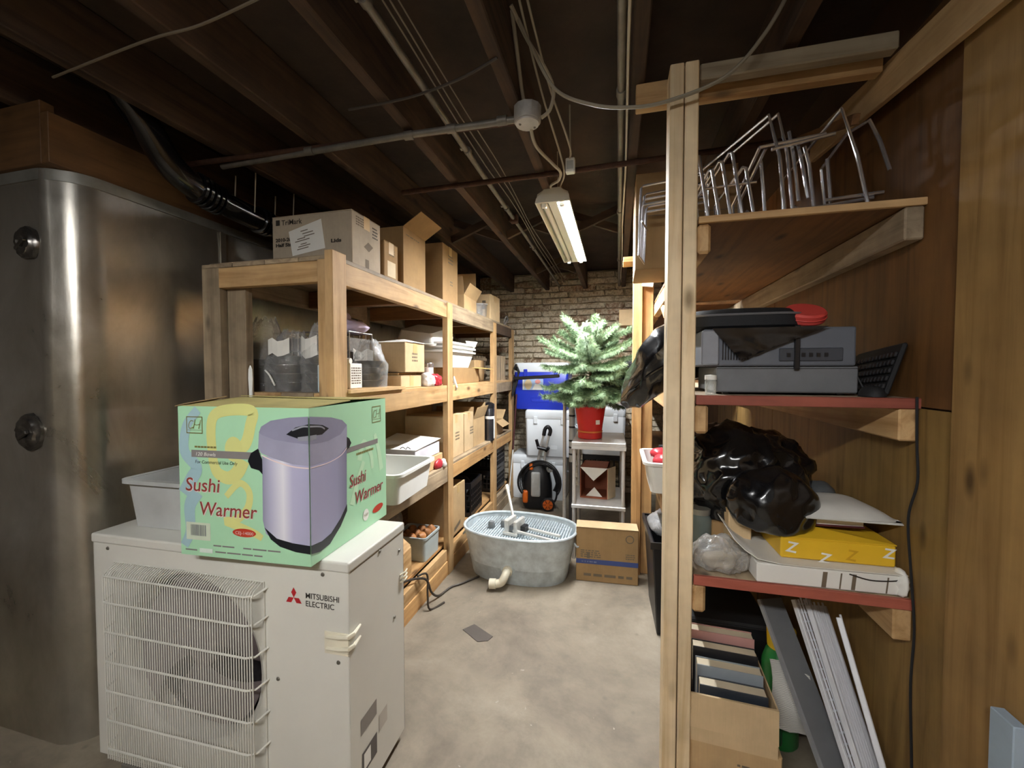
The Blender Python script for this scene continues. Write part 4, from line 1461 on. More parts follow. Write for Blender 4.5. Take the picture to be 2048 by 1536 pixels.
# red and white bag, can
t = thing('snack_bag', 'crumpled red and white bag left of the second post', 'bag', (-1.175, 2.46, Z2))
blob('bag_film', plain('red_film', 'b0303a', 0.3), t, .055, .075, .045, 3, .5, 22, 4, .6)
blob('bag_film', plain('white_film', 'e2ddd8', 0.3), t, .04, .05, .05, 5, .5, 22, 4, .6, loc=(.01, -.085, 0))
t = thing('metal_can', 'shiny metal can standing behind the red and white bag', 'can', (-1.235, 2.53, Z2))
MB().lathe([(.001, 0), (.036, 0), (.038, .004), (.036, .01), (.036, .14), (.038, .146), (.036, .15), (.033, .146), (.001, .145)], 24).build('can_body', CHROME, t, smooth=True)
MB().lathe([(.0365, .03), (.0365, .12)], 24).build('can_label', PAPER, t, smooth=True)
# nested white bus tubs
GW = 'white bus tubs nested on the second left shelf'
for k in range(3):
    tub('bus_tub', ('lowest white bus tub of the nested stack', 'middle white bus tub of the nested stack', 'uppermost white bus tub of the nested stack')[k], 'tub', (-1.37, 3.02, 1.427 + .030 * k), .40, .53, .125, WHITE_PL, 0, .84, GW)
t = tub('bus_tub', 'white tub tipped upside down over the nested white tubs', 'tub', (-1.42, 2.86, 1.72), .30, .34, .08, WHITE_PL, 0, .85, None, rot=(R(180 + 14), R(8), 0))
t = MB().add([(-1.22, 3.20, 1.65), (-1.17, 3.36, 1.65), (-1.19, 3.30, 1.57), (-1.22, 3.26, 1.565)], [(0, 1, 2, 3)]).build('paper_cone', PAPER, None, solid=.003)
tag(t, 'folded white card sticking up from the nested tubs', 'card')
# carton under the white tubs
t = carton('low carton underneath the nested white tubs', -1.52, -1.18, 2.84, 3.42, Z2, 1.426, 'dark', 0, None, 'y')
faces(t)
yf = MB().add([(-1.20, 3.30, 1.43), (-1.12, 3.34, 1.424), (-1.10, 3.60, 1.418), (-1.20, 3.60, 1.43)], [(0, 1, 2, 3)]).build('yellow_flap', plain('straw_yellow', 'dcb96a', 0.8), None, solid=.004)
tag(yf, 'straw coloured cardboard flap sticking out under the white tubs', 'flap')
st = thing('white_bracket', 'white plastic bracket hanging over the rail right of the second post', 'bracket', (-1.16, 2.74, Z2))
MB().box(-.03, .02, -.03, .03, .0, .006).build('bracket_plate', WHITE_PL, st, bevel=.001)
MB().box(-.006, .0, -.03, .0, .006, .10).build('bracket_plate', WHITE_PL, st, bevel=.001)
MB().bar((.055, -.02, -.03), (.01, .03, .05), .01, .03).build('bracket_arm', WHITE_PL, st, bevel=.002)
t = carton('brown carton against the far bay of the second left shelf', -1.6, -1.25, 3.50, 3.78, Z2, 1.50, 'mid', 0, None, 'x')
faces(t)
t = thing('slatted_crate', 'small slatted wooden crate at the far end of the second left shelf', 'crate', (-1.27, 4.02, Z2))
for k in range(5):
    MB().box(.105, .115, -.19 + .08 * k, -.135 + .08 * k, 0, .25).build('slat', lumber(2, 'old'), t, bevel=.001)
    MB().box(-.115, -.105, -.19 + .08 * k, -.135 + .08 * k, 0, .25).build('slat', lumber(2, 'old'), t, bevel=.001)
MB().box(-.104, .104, -.19, .185, 0, .01).build('base', lumber(1, 'old'), t)
for z in (.03, .2):
    MB().box(.092, .104, -.19, .185, z, z + .03).build('batten', lumber(1, 'old'), t)
    MB().box(-.104, -.092, -.19, .185, z, z + .03).build('batten', lumber(1, 'old'), t)

# ================================================================== LEFT SHELF, third level
Z3 = 0.7635
tub('bus_tub', 'long white bus tub jutting over the edge of the third left shelf', 'tub', (-1.175, 1.90, Z3), .36, .42, .15, WHITE_PL, 3, .9)
t = carton('flat brown carton under the white carton on the third left shelf', -1.58, -1.145, 2.20, 2.56, Z3, .852, 'mid', 0, None, None)
faces(t)
t = thing('white_carton', 'flat white carton with a lifted lid behind the long white tub', 'box', (-1.37, 2.36, .853))
MB().box(-.23, .215, -.17, .17, 0, .075).build('carton_body', plain('white_card', 'd7d4dc', 0.6), t, bevel=.002)
MB().add([(-.10, -.175, .078), (.22, -.175, .078), (.225, .17, .098), (-.10, .17, .12)], [(0, 1, 2, 3)]).build('lid', PAPER, t, solid=.003)
f = Face((.04, -.1755, .05), (1, 0, 0), (0, 0, 1), t)
f.polys('printing', stroke([(.08, .035), (.10, .044), (.12, .034), (.13, .046), (.15, .036)], .004), INK, .002)
t = thing('sauce_bag', 'small red and white packet behind the long white tub', 'packet', (-1.135, 2.47, Z3))
blob('packet_film', MATS['red_film'], t, .02, .05, .035, 9, .4, 25, 3, .6)
blob('packet_film', MATS['white_film'], t, .02, .025, .03, 4, .4, 25, 3, .6, loc=(.012, .05, 0))
GC = 'upright cartons on the third left shelf'
for y0, y1, zt, tn, lb in ((2.69, 2.98, 1.075, 'light', 'nearest upright carton behind the second post'), (3.0, 3.20, 1.065, 'light', 'thin upright carton next to the open carton')):
    t = carton(lb, -1.50, -1.155, y0, y1, Z3, zt, tn, 0, GC, 'x')
    f, g, W, D, H = faces(t)
    scribble(g, .12, .12, .08, .07, INK_L, 3, 31)
t = carton('tall carton standing behind the upright cartons', -1.70, -1.52, 2.75, 3.18, Z3, 1.13, 'mid', 0, GC, None)
faces(t)
open_carton('open carton with raised flaps near the third post', -1.50, -1.165, 3.23, 3.53, Z3, 1.0, {'+x': (.10, 70), '-y': (.10, 96), '+y': (.12, 80)}, 'mid', 0, GC)
t = thing('cylinder_dispenser', 'tall black and steel cylinder right in front of the third post', 'dispenser', (-1.135, 3.585, Z3))
MB().lathe([(.001, 0), (.042, 0), (.044, .01), (.044, .29), (.040, .30), (.001, .30)], 24).build('cylinder', plain('dark_steel', '55565c', 0.25, 0.8), t, smooth=True)
MB().lathe([(.030, .30), (.046, .30), (.046, .335), (.02, .35), (.001, .35)], 24).build('cap', BLACK, t, smooth=True)
MB().lathe([(.0445, .20), (.0455, .2), (.0455, .225), (.0445, .225)], 24).build('band', WHITE_PL, t, smooth=True)
MB().box(.03, .0465, -.012, .012, .02, .2).build('sight_strip', WHITE_PL, t)
open_carton('small open carton with a slanting flap in the far bay', -1.42, -1.16, 3.86, 4.12, Z3, .90, {'+y': (.15, 35), '+x': (.09, -35)}, 'mid', 0, None)
t = thing('green_tray', 'dark green tray lying behind the small open carton', 'tray', (-1.45, 4.2, Z3))
MB().box(-.15, .15, -.07, .07, 0, .25).build('tray_body', plain('dark_green', '35543a', 0.6), t, bevel=.01)
MB().box(-.155, .155, -.075, .075, .25, .262).build('tray_rim', MATS['dark_green'], t, bevel=.004)

# ================================================================== LEFT SHELF, bottom platform
Z4 = .1965
t = thing('wood_block', 'rough split wood block on the platform beside the outdoor unit', 'wood', (-1.22, 1.98, Z4), 4)
mb = MB().box(-.06, .06, -.19, .19, 0, .17)
o = mb.build('block_body', lumber(1, 'new'), t, bevel=.006)
MB().add([(-.06, -.1, .172), (.06, -.19, .172), (.055, .19, .172), (.0, .19, .215), (-.05, .05, .20)], [(0, 1, 4), (1, 2, 3), (1, 3, 4), (2, 3, 4), (0, 1, 2)]).build('split_top', lumber(1, 'new'), t)
t = tub('grey_container', 'pale grey square container full of brown onions at the second post', 'container', (-1.275, 2.43, Z4), .23, .22, .15, plain('pale_grey_plastic', 'aab4b4', 0.4), 0, .96, None, .006)
for k in range(9):
    rr2 = random.Random(k)
    o = MB().lathe([(.001, -.028), (.02, -.024), (.034, 0), (.022, .022), (.004, .036)], 12, Matrix.Rotation(rr2.uniform(0, 1), 4, 'X')).build('onion', plain('onion_skin', 'a06a3c', 0.5, 0, .25, rnd=.2), None, smooth=True)
    o.location = (-1.345 + .07 * (k % 3), 2.36 + .07 * (k // 3), Z4 + .125 + .01 * ((k * 7) % 3))
    tag(o, 'brown onion heaped in the pale grey container', 'onion', 'onions in the grey container')
t = clear_bag('large clear bag slumped behind the pale grey container', (-1.50, 2.40, Z4), .115, .42, 15, None)
t = thing('blue_crate', 'dark blue crate under the third left shelf beside the outdoor unit', 'crate', (-1.50, 2.13, Z4))
BLUEM = plain('navy_plastic', '1c2f78', 0.4)
MB().box(-.14, .12, -.12, .12, 0, .012).build('crate_floor', BLUEM, t)
for (a, b, c_, d_) in ((-.14, .12, -.12, -.108), (-.14, .12, .108, .12), (-.14, -.128, -.12, .12), (.108, .12, -.12, .12)):
    MB().box(a, b, c_, d_, .0, .30).build('crate_wall', BLUEM, t, bevel=.002)
t = carton('plain carton on the platform right behind the second post', -1.50, -1.15, 2.72, 2.99, Z4, .55, 'mid', 0, None, 'x')
f, g, W, D, H = faces(t)
g.poly('printing', [(.05, .02), (.17, .05), (.17, .08), (.05, .05)], INK_L)


def milk_crate(label, loc, rz, sx=.33, sy=.33, h=.28, mat=None, group=None):
    t = thing('milk_crate', label, 'crate', loc, rz, group)
    mat = mat or BLACK
    MB().box(-sx / 2, sx / 2, -sy / 2, sy / 2, 0, .008).build('crate_floor', mat, t)
    for side in range(4):
        L = sx if side % 2 == 0 else sy
        off = (sy if side % 2 == 0 else sx) / 2
        M = Matrix.Rotation(PI / 2 * side, 4, 'Z')
        m = MB()
        m.box(-L / 2, L / 2, -off, -off + .012, h - .05, h, M)
        m.box(-L / 2, L / 2, -off, -off + .012, 0, .035, M)
        n = 9
        for k in range(n):
            x = -L / 2 + (L - .012) * k / (n - 1)
            m.box(x, x + .010, -off, -off + .010, .035, h - .05, M)
        for z in (.08, .125, .17):
            m.box(-L / 2, L / 2, -off + .001, -off + .009, z, z + .01, M)
        m.build('crate_side', mat, t)
    return t


milk_crate('black milk crate between the second and third posts', (-1.33, 3.30, Z4), 3)
blob('produce_bag', MATTE_BLACK, tag(thing('produce_sack', 'dark sack filling the black milk crate', 'sack', (-1.33, 3.30, Z4 + .012))), .14, .14, .16, 4, .3, 8, 4, .6)
GK = 'stacked crates at the far end of the platform'
milk_crate('upper black crate in the far bay of the left shelving', (-1.33, 4.02, Z4 + .217), 0, .34, .34, .215, None, GK)
milk_crate('lower black crate in the far bay of the left shelving', (-1.33, 4.02, Z4), 0, .34, .34, .215, None, GK)

# ================================================================== AISLE: GALVANISED TUB
gt = thing('stock_tub', 'galvanised oval metal tub standing on the floor in the aisle', 'tub', (-0.655, 2.775, 0), -2)
TX, TY, TH_ = .395, .255, .315


def oval(k, z, n=48, ex=2.5):
    pts = []
    for i in range(n):
        a = 2 * PI * i / n
        c_, s_ = math.cos(a), math.sin(a)
        pts.append(Vector((TX * k * abs(c_) ** (2 / ex) * (1 if c_ > 0 else -1), TY * k * abs(s_) ** (2 / ex) * (1 if s_ > 0 else -1), z)))
    return pts


MB().loops([oval(.84, 0), oval(.85, .012), oval(.89, .10), oval(.90, .104), oval(.90, .112), oval(.96, .23), oval(.968, .236), oval(.968, .244), oval(1.0, TH_), oval(.992, TH_), oval(.955, .24), oval(.83, .016)], True, True).build('tub_wall', GALV, gt, smooth=30)
MB().tube(oval(1.0, TH_), .010, 8, closed=True).build('rolled_rim', GALV, gt, smooth=True)
for sx in (-1, 1):
    MB().tube(smoothpath([(sx * TX * .985, -.06, .26), (sx * (TX * .985 + .02), -.05, .23), (sx * (TX * .985 + .022), .05, .23), (sx * TX * .985, .06, .26)], 5), .006, 7).build('drop_handle', GALV, gt, smooth=True)
# drain fitting: white pvc elbow
pv = plain('ivory_pvc', 'e3dcc6', 0.4)
M = Matrix.Translation((-.02, -.215, .10)) @ Matrix.Rotation(R(90), 4, 'X')
MB().lathe([(.048, 0), (.05, .004), (.05, .014), (.032, .018)], 8, M, cap1=True).build('drain_nut', GALV, gt, smooth=20)
MB().tube(smoothpath([(-.02, -.225, .10), (-.02, -.275, .095), (-.03, -.295, .07), (-.045, -.30, .05), (-.075, -.305, .040), (-.115, -.31, .038)], 5), .0255, 14).build('pvc_elbow', pv, gt, smooth=True)
MB().tube([(-.075, -.305, .040), (-.078, -.3055, .040), (-.118, -.3105, .038), (-.120, -.311, .038)], [.024, .032, .032, .024], 14).build('pvc_collar', pv, gt, smooth=True)
MB().tube([(-.02, -.225, .10), (-.02, -.25, .098)], [.033, .033], 14).build('pvc_collar', pv, gt, smooth=True)
# ribbed grate lying in the tub
gr = thing('ribbed_grate', 'ribbed metal grate lying inside the galvanised tub', 'grate', (-0.655, 2.775, .272), -2)
n_ = 38
for k in range(n_):
    x = -.345 + .69 * k / (n_ - 1)
    yy = .955 * TY * (1 - min(1, abs(x / (TX * .945))) ** 2.5) ** (1 / 2.5) * .97
    MB().tube([(x, -yy, 0.012), (x, yy, 0.012)], .0055, 6).build('rib', GALV, gr)
for y in (-.12, .12):
    MB().bar((-.33, y, .003), (.33, y, .003), .012, .006).build('cross_strap', GALV, gr)
# hand operated cutter on top
fc = thing('vegetable_cutter', 'silver hand cutter with a raised lever lying across the tub', 'cutter', (-0.665, 2.70, .2905), -14)
AL = plain('cast_aluminium', 'dddcd6', 0.35, 0.4, 0.1, 20)
for y in (-.045, .045):
    MB().bar((.0, y, .03), (.31, y - .01, .022), .018, .018).build('rail', AL, fc, bevel=.003)
MB().box(-.06, -.03, -.065, .065, 0, .10).build('end_frame', AL, fc, bevel=.005)
MB().box(.01, .035, -.065, .065, 0, .10).build('end_frame', AL, fc, bevel=.005)
MB().box(-.03, .01, -.045, .045, .02, .06).build('blade_block', plain('blade_steel', '6e7072', 0.3, 0.8), fc, bevel=.003)
MB().box(.045, .08, -.03, .03, .02, .065).build('pusher_block', BLACK, fc, bevel=.004)
MB().tube([(-.05, .05, .09), (-.09, .09, .15), (-.155, .16, .235)], [.010, .010, .012], 10).build('lever', AL, fc, smooth=True)
MB().tube([(-.155, .16, .235), (-.175, .18, .262)], [.015, .014], 10).build('lever_grip', plain('pale_grip', 'd8cfc0', 0.5), fc, smooth=True)
MB().box(-.07, .04, -.07, -.055, 0, .02).build('foot', AL, fc, bevel=.003)
MB().box(-.07, .04, .055, .07, 0, .02).build('foot', AL, fc, bevel=.003)
for x in (-.13, -.20):
    MB().lathe([(.001, 0), (.022, 0), (.026, .02), (.018, .045), (.001, .05)], 14, Matrix.Translation((x, .06 + (x + .13) * .8, 0))).build('suction_cup', plain('grey_rubber', '6f7375', 0.6), fc, smooth=True)

# ---- carton with a blue stripe
bx = carton('large flat brown carton with a blue stripe beside the metal tub', -.262, .137, 2.735, 2.86, 0.0015, .362, 'dark', 3, None, None)
f, g, W, D, H = faces(bx)
f.rect('blue_stripe', 0, W, .118, .150, plain('stripe_blue', '3a4a80', 0.6), .0007)
g.rect('blue_stripe', 0, D, .118, .150, MATS['stripe_blue'], .0007)
scribble(f, .035, .1235, .10, .02, plain('stripe_text', '8a93b5', 0.6), 1, 41)
scribble(f, .03, .16, .13, .055, INK_L, 4, 42)
scribble(f, .32, .165, .06, .04, INK_L, 3, 43)
f.polys('printing', [[(.07, .155), (.09, .155), (.09, .19), (.07, .19)]] + stroke(ellipse(.345, .30, .024, .024, 14) + [(.369, .30)], .006), INK_L, .0007)
scribble(f, .05, .03, .32, .035, INK_L, 1, 44)
tl = MB().box(-W / 2, W / 2, -D / 2 - .002, D / 2, H, H + .003)
tl.build('torn_top', cardboard('light'), bx)

# ================================================================== STEEL STAND, RED POT AND FIR
sd = thing('steel_stand', 'narrow stainless steel two tier stand holding the potted fir', 'stand', (-.135, 3.30, 0), 1)
SX, SY = .195, .27
MB().box(-SX, SX, -SY, SY, .848, .878).build('top_shelf', STEEL, sd, bevel=.004)
MB().box(-SX, SX, -SY - .001, -SY + .002, .825, .85).build('apron', STEEL, sd)
MB().box(-SX, SX, -SY, SY, .385, .413).build('lower_shelf', STEEL, sd, bevel=.004)
for sx in (-1, 1):
    for sy in (-1, 1):
        MB().tube([(sx * (SX - .018), sy * (SY - .018), 0), (sx * (SX - .018), sy * (SY - .018), .85)], .0135, 12).build('leg', STEEL, sd, smooth=True)

ZP = .8795
fir = thing('potted_fir', 'small green fir tree in a red pot on the steel stand', 'plant', (-.205, 3.24, ZP))
POT = plain('red_pot', 'c3201f', 0.35, 0, 0.05)
MB().lathe([(.001, 0), (.088, 0), (.092, .004), (.094, .045), (.090, .05), (.090, .055), (.116, .235), (.119, .24), (.119, .252), (.110, .252), (.105, .22), (.001, .215)], 32).build('pot', POT, fir, smooth=35)
MB().lathe([(.0948, .048), (.0962, .05), (.0962, .060), (.0945, .062)], 32).build('pot_band', plain('copper_band', 'c9763c', 0.3, 0.3), fir, smooth=True)
MB().lathe([(.001, .222), (.104, .222)], 24).build('soil', plain('potting_soil', '2e2219', 0.95, 0, .3, 30), fir)
f = Face((0, 0, 0), (1, 0, 0), (0, 0, 1), fir)
o = MB().add([Vector((.1045 * math.cos(a), .1045 * math.sin(a), z)) for z in (.115, .148) for a in (R(-62), R(-52), R(-42))], [(0, 1, 4, 3), (1, 2, 5, 4)]).build('price_sticker', PAPER, fir)
MB().tube(smoothpath([(0, 0, .2), (.01, .0, .4), (-.005, .01, .6), (.0, .0, .82)], 6), [.013 * (1 - i / 24) + .004 for i in range(19)], 8).build('trunk', plain('bark', '55402c', 0.9, 0, .3, 40), fir, smooth=True)


def mat_needle():
    m, nt, b = newmat('fir_needles')
    mp = coords(nt)
    n = ntex(nt, mp, 20, 3)
    r = ramp(nt, n.outputs[0], [(0.3, '55724f'), (0.7, '9ab28a')])
    c = rndval(nt, r.outputs[0], .18)
    nt.links.new(c, b.inputs['Base Color'])
    b.inputs['Roughness'].default_value = 0.55
    b.inputs['Subsurface Weight'].default_value = 0.0
    return m


NEED = mat_needle()
rf = random.Random(21)


def branch(base, az, el, L, droop, curl):
    """spine plus needles; az, el in degrees"""
    pts = []
    d = Vector((math.cos(R(az)) * math.cos(R(el)), math.sin(R(az)) * math.cos(R(el)), math.sin(R(el))))
    n = 16
    p = Vector(base)
    for i in range(n + 1):
        pts.append(p.copy())
        t = i / n
        dd = d + Vector((0, 0, -droop * math.sin(PI * min(1, t * 1.05)) + curl * max(0, t - .7) * 3))
        dd.normalize()
        p = p + dd * (L / n)
    m = MB().tube(pts, [.004 * (1 - .8 * i / n) + .001 for i in range(n + 1)], 5)
    vs, fs = [], []

    def needles(a, b, cnt, ln):
        ax = (b - a)
        if ax.length < 1e-6:
            return
        ax.normalize()
        s1 = ax.orthogonal().normalized()
        s2 = ax.cross(s1)
        for _ in range(cnt):
            t = rf.random()
            q = a.lerp(b, t)
            an = rf.uniform(0, 2 * PI)
            o_ = (s1 * math.cos(an) + s2 * math.sin(an))
            dr = (o_ * .9 + ax * rf.uniform(.35, .9) + Vector((0, 0, -.45))).normalized()
            l_ = ln * rf.uniform(.7, 1.15)
            sd_ = dr.cross(ax)
            if sd_.length < 1e-4:
                continue
            sd_.normalize()
            w_ = .0015
            k = len(vs)
            vs.extend([q + sd_ * w_, q - sd_ * w_, q + dr * l_ - sd_ * w_ * .4, q + dr * l_ + sd_ * w_ * .4])
            fs.append((k, k + 1, k + 2, k + 3))
    for i in range(1, n):
        needles(pts[i], pts[i + 1], 26, .040 * (1 - .35 * i / n) + .010)
    # side twigs
    for i in range(3, n - 2, 2):
        for sgn in (-1, 1):
            t = i / n
            ax = (pts[i + 1] - pts[i]).normalized()
            sv = ax.cross(Vector((0, 0, 1)))
            if sv.length < .05:
                sv = Vector((1, 0, 0))
            sv.normalize()
            tl_ = L * .36 * (1 - t * .75)
            tip = pts[i] + (ax * .8 + sv * sgn * .75 + Vector((0, 0, -.22 * droop - .06))).normalized() * tl_
            a = pts[i]
            m.tube([a, tip], [.002, .0008], 4)
            ns = 6
            for q in range(ns):
                needles(a.lerp(tip, q / ns), a.lerp(tip, (q + 1) / ns), 15, .034)
    m.add(vs, fs)
    return m.build('branch', NEED, fir)


TIERS = [(.345, 8, .24, 2, .35), (.37, 10, .32, 2, .5), (.40, 10, .38, 6, .5), (.45, 9, .42, 10, .42), (.52, 9, .42, 16, .28), (.60, 8, .40, 25, .1), (.68, 6, .32, 38, -.05), (.73, 4, .22, 50, -.1)]
for ti, (z, cnt, L, el, dr) in enumerate(TIERS):
    for k in range(cnt):
        az = 360 * k / cnt + ti * 37 + rf.uniform(-9, 9)
        branch((.01 * math.cos(az), .01 * math.sin(az), z + rf.uniform(-.03, .03)), az, el + rf.uniform(-8, 8), L * rf.uniform(.85, 1.12) * (.92 if math.sin(R(az)) < -.6 else 1), dr * rf.uniform(.7, 1.3), .25 * rf.random() + .1)
branch((0, 0, .80), 20, 75, .16, 0, .1)
# the three long fronds that stand out
branch((-.02, 0, .70), 168, 52, .34, -.1, -.5)
branch((.02, 0, .72), 8, 22, .40, -.06, .15)
branch((-.02, 0, .60), 183, 26, .44, .02, .1)
branch((.02, 0, .56), -8, 12, .42, -.04, .3)

# open display box on the lower shelf
ob = thing('display_box', 'brown box with white lining lying open on the lower tier of the stand', 'box', (-.165, 3.33, .4145), -3)
bw, bd, bh = .105, .13, .24
mt = cardboard('dark')
m = MB().box(-bw, -bw + .006, -bd, bd, 0, bh).box(bw - .006, bw, -bd, bd, 0, bh).box(-bw, bw, bd - .006, bd, 0, bh).box(-bw, bw, -bd, bd, bh - .006, bh).box(-bw, bw, -bd, bd, 0, .006)
m.build('carton_body', plain('rust_card', '8a4c32', 0.8, 0, .12), ob)
for q, lab_ in (([(-bw, -bd - .001, bh), (bw, -bd - .001, bh), (0, -bd - .012, bh - .10)], 0), ([(-bw * .6, -bd + .03, .008), (bw * .6, -bd + .03, .008), (0, -bd + .05, .075)], 1)):
    MB().add(q, [(0, 1, 2)]).build('white_flap', PAPER, ob, solid=.003)
MB().add([(bw, -bd, 0), (bw, -bd, bh), (bw + .05, -bd + .10, bh), (bw + .05, -bd + .10, 0)], [(0, 1, 2, 3)]).build('side_flap', cardboard('pale'), ob, solid=.003)

# chrome upright and banded tube next to the stand
cp = thing('chrome_post', 'chrome shelf post standing between the pressure washer and the stand', 'post', (-.425, 3.42, 0))
MB().tube([(0, 0, 0), (0, 0, 1.20)], .0145, 14).build('pole', STEEL, cp, smooth=True)
MB().lathe([(.0145, 1.20), (.017, 1.204), (.015, 1.22), (.001, 1.228)], 14).build('cap', WHITE_PL, cp, smooth=True)
MB().lathe([(.001, 0), (.02, 0), (.016, .02)], 12).build('foot', BLACK, cp, smooth=True)
m = MB()
for k in range(40):
    z = .05 + k * .028
    m.lathe([(.0145, z), (.0155, z + .002), (.0145, z + .004)], 12)
tag(m.build('grooves', STEEL, cp, smooth=True), kind='stuff')
gp = thing('banded_tube', 'pale grey tube with black bands just left of the red pot', 'tube', (-.385, 3.62, 0))
MB().tube([(0, 0, 0), (0, 0, .6)], .026, 14).build('lower_tube', plain('dark_tube', '3a3a3c', 0.5), gp, smooth=True)
MB().tube([(0, 0, .6), (0, 0, 1.13)], .026, 14).build('tube_body', GREY_PL, gp, smooth=True)
for z in (.66, .72, .78, .90, 1.0, 1.08):
    MB().lathe([(.0262, z), (.028, z + .003), (.028, z + .012), (.0262, z + .015)], 14).build('band', BLACK, gp, smooth=True)
MB().tube([(0, 0, 1.08), (.02, 0, 1.13), (.055, 0, 1.14)], .012, 10).build('nozzle', plain('pale_pink_plastic', 'd9b9ac', 0.4), gp, smooth=True)

# ================================================================== PRESSURE WASHER
pw = thing('pressure_washer', 'black and orange pressure washer with coiled hose on the floor', 'pressure washer', (-.79, 4.12, 0), 6)
ORG = plain('orange_plastic', 'd8681c', 0.4, 0, .06)
lps = []
for z, wx, dy in ((.02, .14, .11), (.10, .155, .12), (.25, .15, .115), (.38, .125, .10), (.45, .08, .07)):
    lps.append([Vector((math.copysign(abs(math.cos(a)) ** .6, math.cos(a)) * wx, math.copysign(abs(math.sin(a)) ** .6, math.sin(a)) * dy, z)) for a in [2 * PI * k / 24 for k in range(24)]])
MB().loops(lps).build('housing', BLACK, pw, smooth=True)
fp = MB().box(-.055, .04, -.135, -.10, .14, .39)
fp.build('front_panel', GREY_PL, pw, bevel=.018, seg=3)
MB().box(-.14, -.085, -.128, -.08, .07, .20).build('side_trim', ORG, pw, bevel=.02, seg=3)
MB().box(-.075, -.035, -.10, -.04, .40, .47).build('top_trim', ORG, pw, bevel=.014, seg=3)
for x, r_ in ((.115, .068), (-.14, .05)):
    if x > 0:
        M = Matrix.Translation((x, -.10, r_ + .001)) @ Matrix.Rotation(R(90), 4, 'X')
        wh = MB().lathe([(r_ * .75, 0), (r_, .004), (r_, .036), (r_ * .75, .04)], 24, M).build('wheel', BLACK, pw, smooth=True)
        MB().lathe([(.001, .046), (.016, .046), (.02, .04), (r_ * .76, .038), (r_ * .8, .02)], 20, M).build('wheel_cap', ORG, pw, smooth=30)
        for k in range(6):
            a = 2 * PI * k / 6
            MB().bar(M @ Vector((.018 * math.cos(a), .018 * math.sin(a), .042)), M @ Vector((.048 * math.cos(a), .048 * math.sin(a), .042)), .008, .008).build('wheel_spoke', plain('dark_orange', '8a3d10', 0.5), pw)
for sx in (-1, 1):
    MB().tube([(.03 + sx * .035, .02, .42), (.055 + sx * .03, .03, .60), (.09 + sx * .028, .035, .74)], .012, 10).build('handle_tube', STEEL, pw, smooth=True)
MB().tube(smoothpath([(.062, .035, .735), (.075, .035, .80), (.105, .035, .825), (.13, .035, .79), (.118, .035, .735)], 5), .020, 10).build('handle_grip', BLACK, pw, smooth=True)
for p, q in (((.01, -.01, .62), (-.01, -.02, .70)), ((.085, 0, .58), (.115, -.02, .62))):
    MB().tube([p, q], .016, 9).build('hose_hook', BLACK, pw, smooth=True)
MB().tube([(.0, -.02, .62), (.09, -.01, .60)], .018, 9).build('hose_hook', BLACK, pw, smooth=True)
for k in range(6):
    rr_ = .15 + .010 * k
    pts = [Vector((.03 + (rr_ + .02) * math.cos(a) * .98, -.06 + .03 * math.sin(a * 2 + k) - .012 * k, .29 + rr_ * 1.05 * math.sin(a))) for a in [R(-35 + 250 * j / 30) for j in range(31)]]
    MB().tube(pts, .0065, 7).build('hose', MATTE_BLACK, pw, smooth=True)
MB().tube(smoothpath([(.16, -.05, .40), (.20, -.06, .25), (.19, -.05, .1), (.13, -.08, .05)], 6), .01, 8).build('power_cord', MATTE_BLACK, pw, smooth=True)
MB().lathe([(.001, 0), (.03, 0), (.035, .03), (.02, .05)], 14, Matrix.Translation((.13, -.03, .40)) @ Matrix.Rotation(R(70), 4, 'X')).build('filter_knob', GREY_PL, pw, smooth=True)

# ================================================================== COOLERS
def cooler(label, x0, x1, y0, y1, z0, h, bodym, lidm, group, tp=.95):
    t = thing('cooler', label, 'cooler', ((x0 + x1) / 2, (y0 + y1) / 2, z0), 0, group)
    w_, d_ = (x1 - x0) / 2, (y1 - y0) / 2

    def lp(k, z, rad=.03):
        pts = []
        for cx, cy, a0 in ((1, 1, 0), (-1, 1, 90), (-1, -1, 180), (1, -1, 270)):
            for i in range(5):
                a = R(a0 + 90 * i / 4)
                pts.append(Vector((cx * (w_ * k - rad) + rad * math.cos(a), cy * (d_ * k - rad) + rad * math.sin(a), z)))
        return pts
    lz = h * .8
    MB().loops([lp(tp - .02, 0), lp(tp, .012), lp(.985, lz - .004), lp(.975, lz)]).build('cooler_body', bodym, t, smooth=35)
    MB().loops([lp(.985, lz + .001), lp(1.0, lz + .008), lp(1.0, h - .03), lp(.97, h - .008), lp(.93, h)]).build('lid', lidm, t, smooth=35)
    MB().box(-w_ * .35, w_ * .35, -d_ * .965, -d_ * .95, h * .16, h * .24).build('drain_ledge', bodym, t, bevel=.004)
    for sx in (-1, 1):
        MB().box(sx * w_ * .55 - .02, sx * w_ * .55 + .02, -d_ * 1.0 - .012, -d_ * .94, lz - .05, lz + .03).build('latch', bodym, t, bevel=.004)
        MB().tube(smoothpath([(sx * w_ * .97, -.08, lz - .08), (sx * (w_ * .97 + .03), -.06, lz - .10), (sx * (w_ * .97 + .03), .06, lz - .10), (sx * w_ * .97, .08, lz - .08)], 4), .012, 8).build('side_handle', lidm, t, smooth=True)
    return t


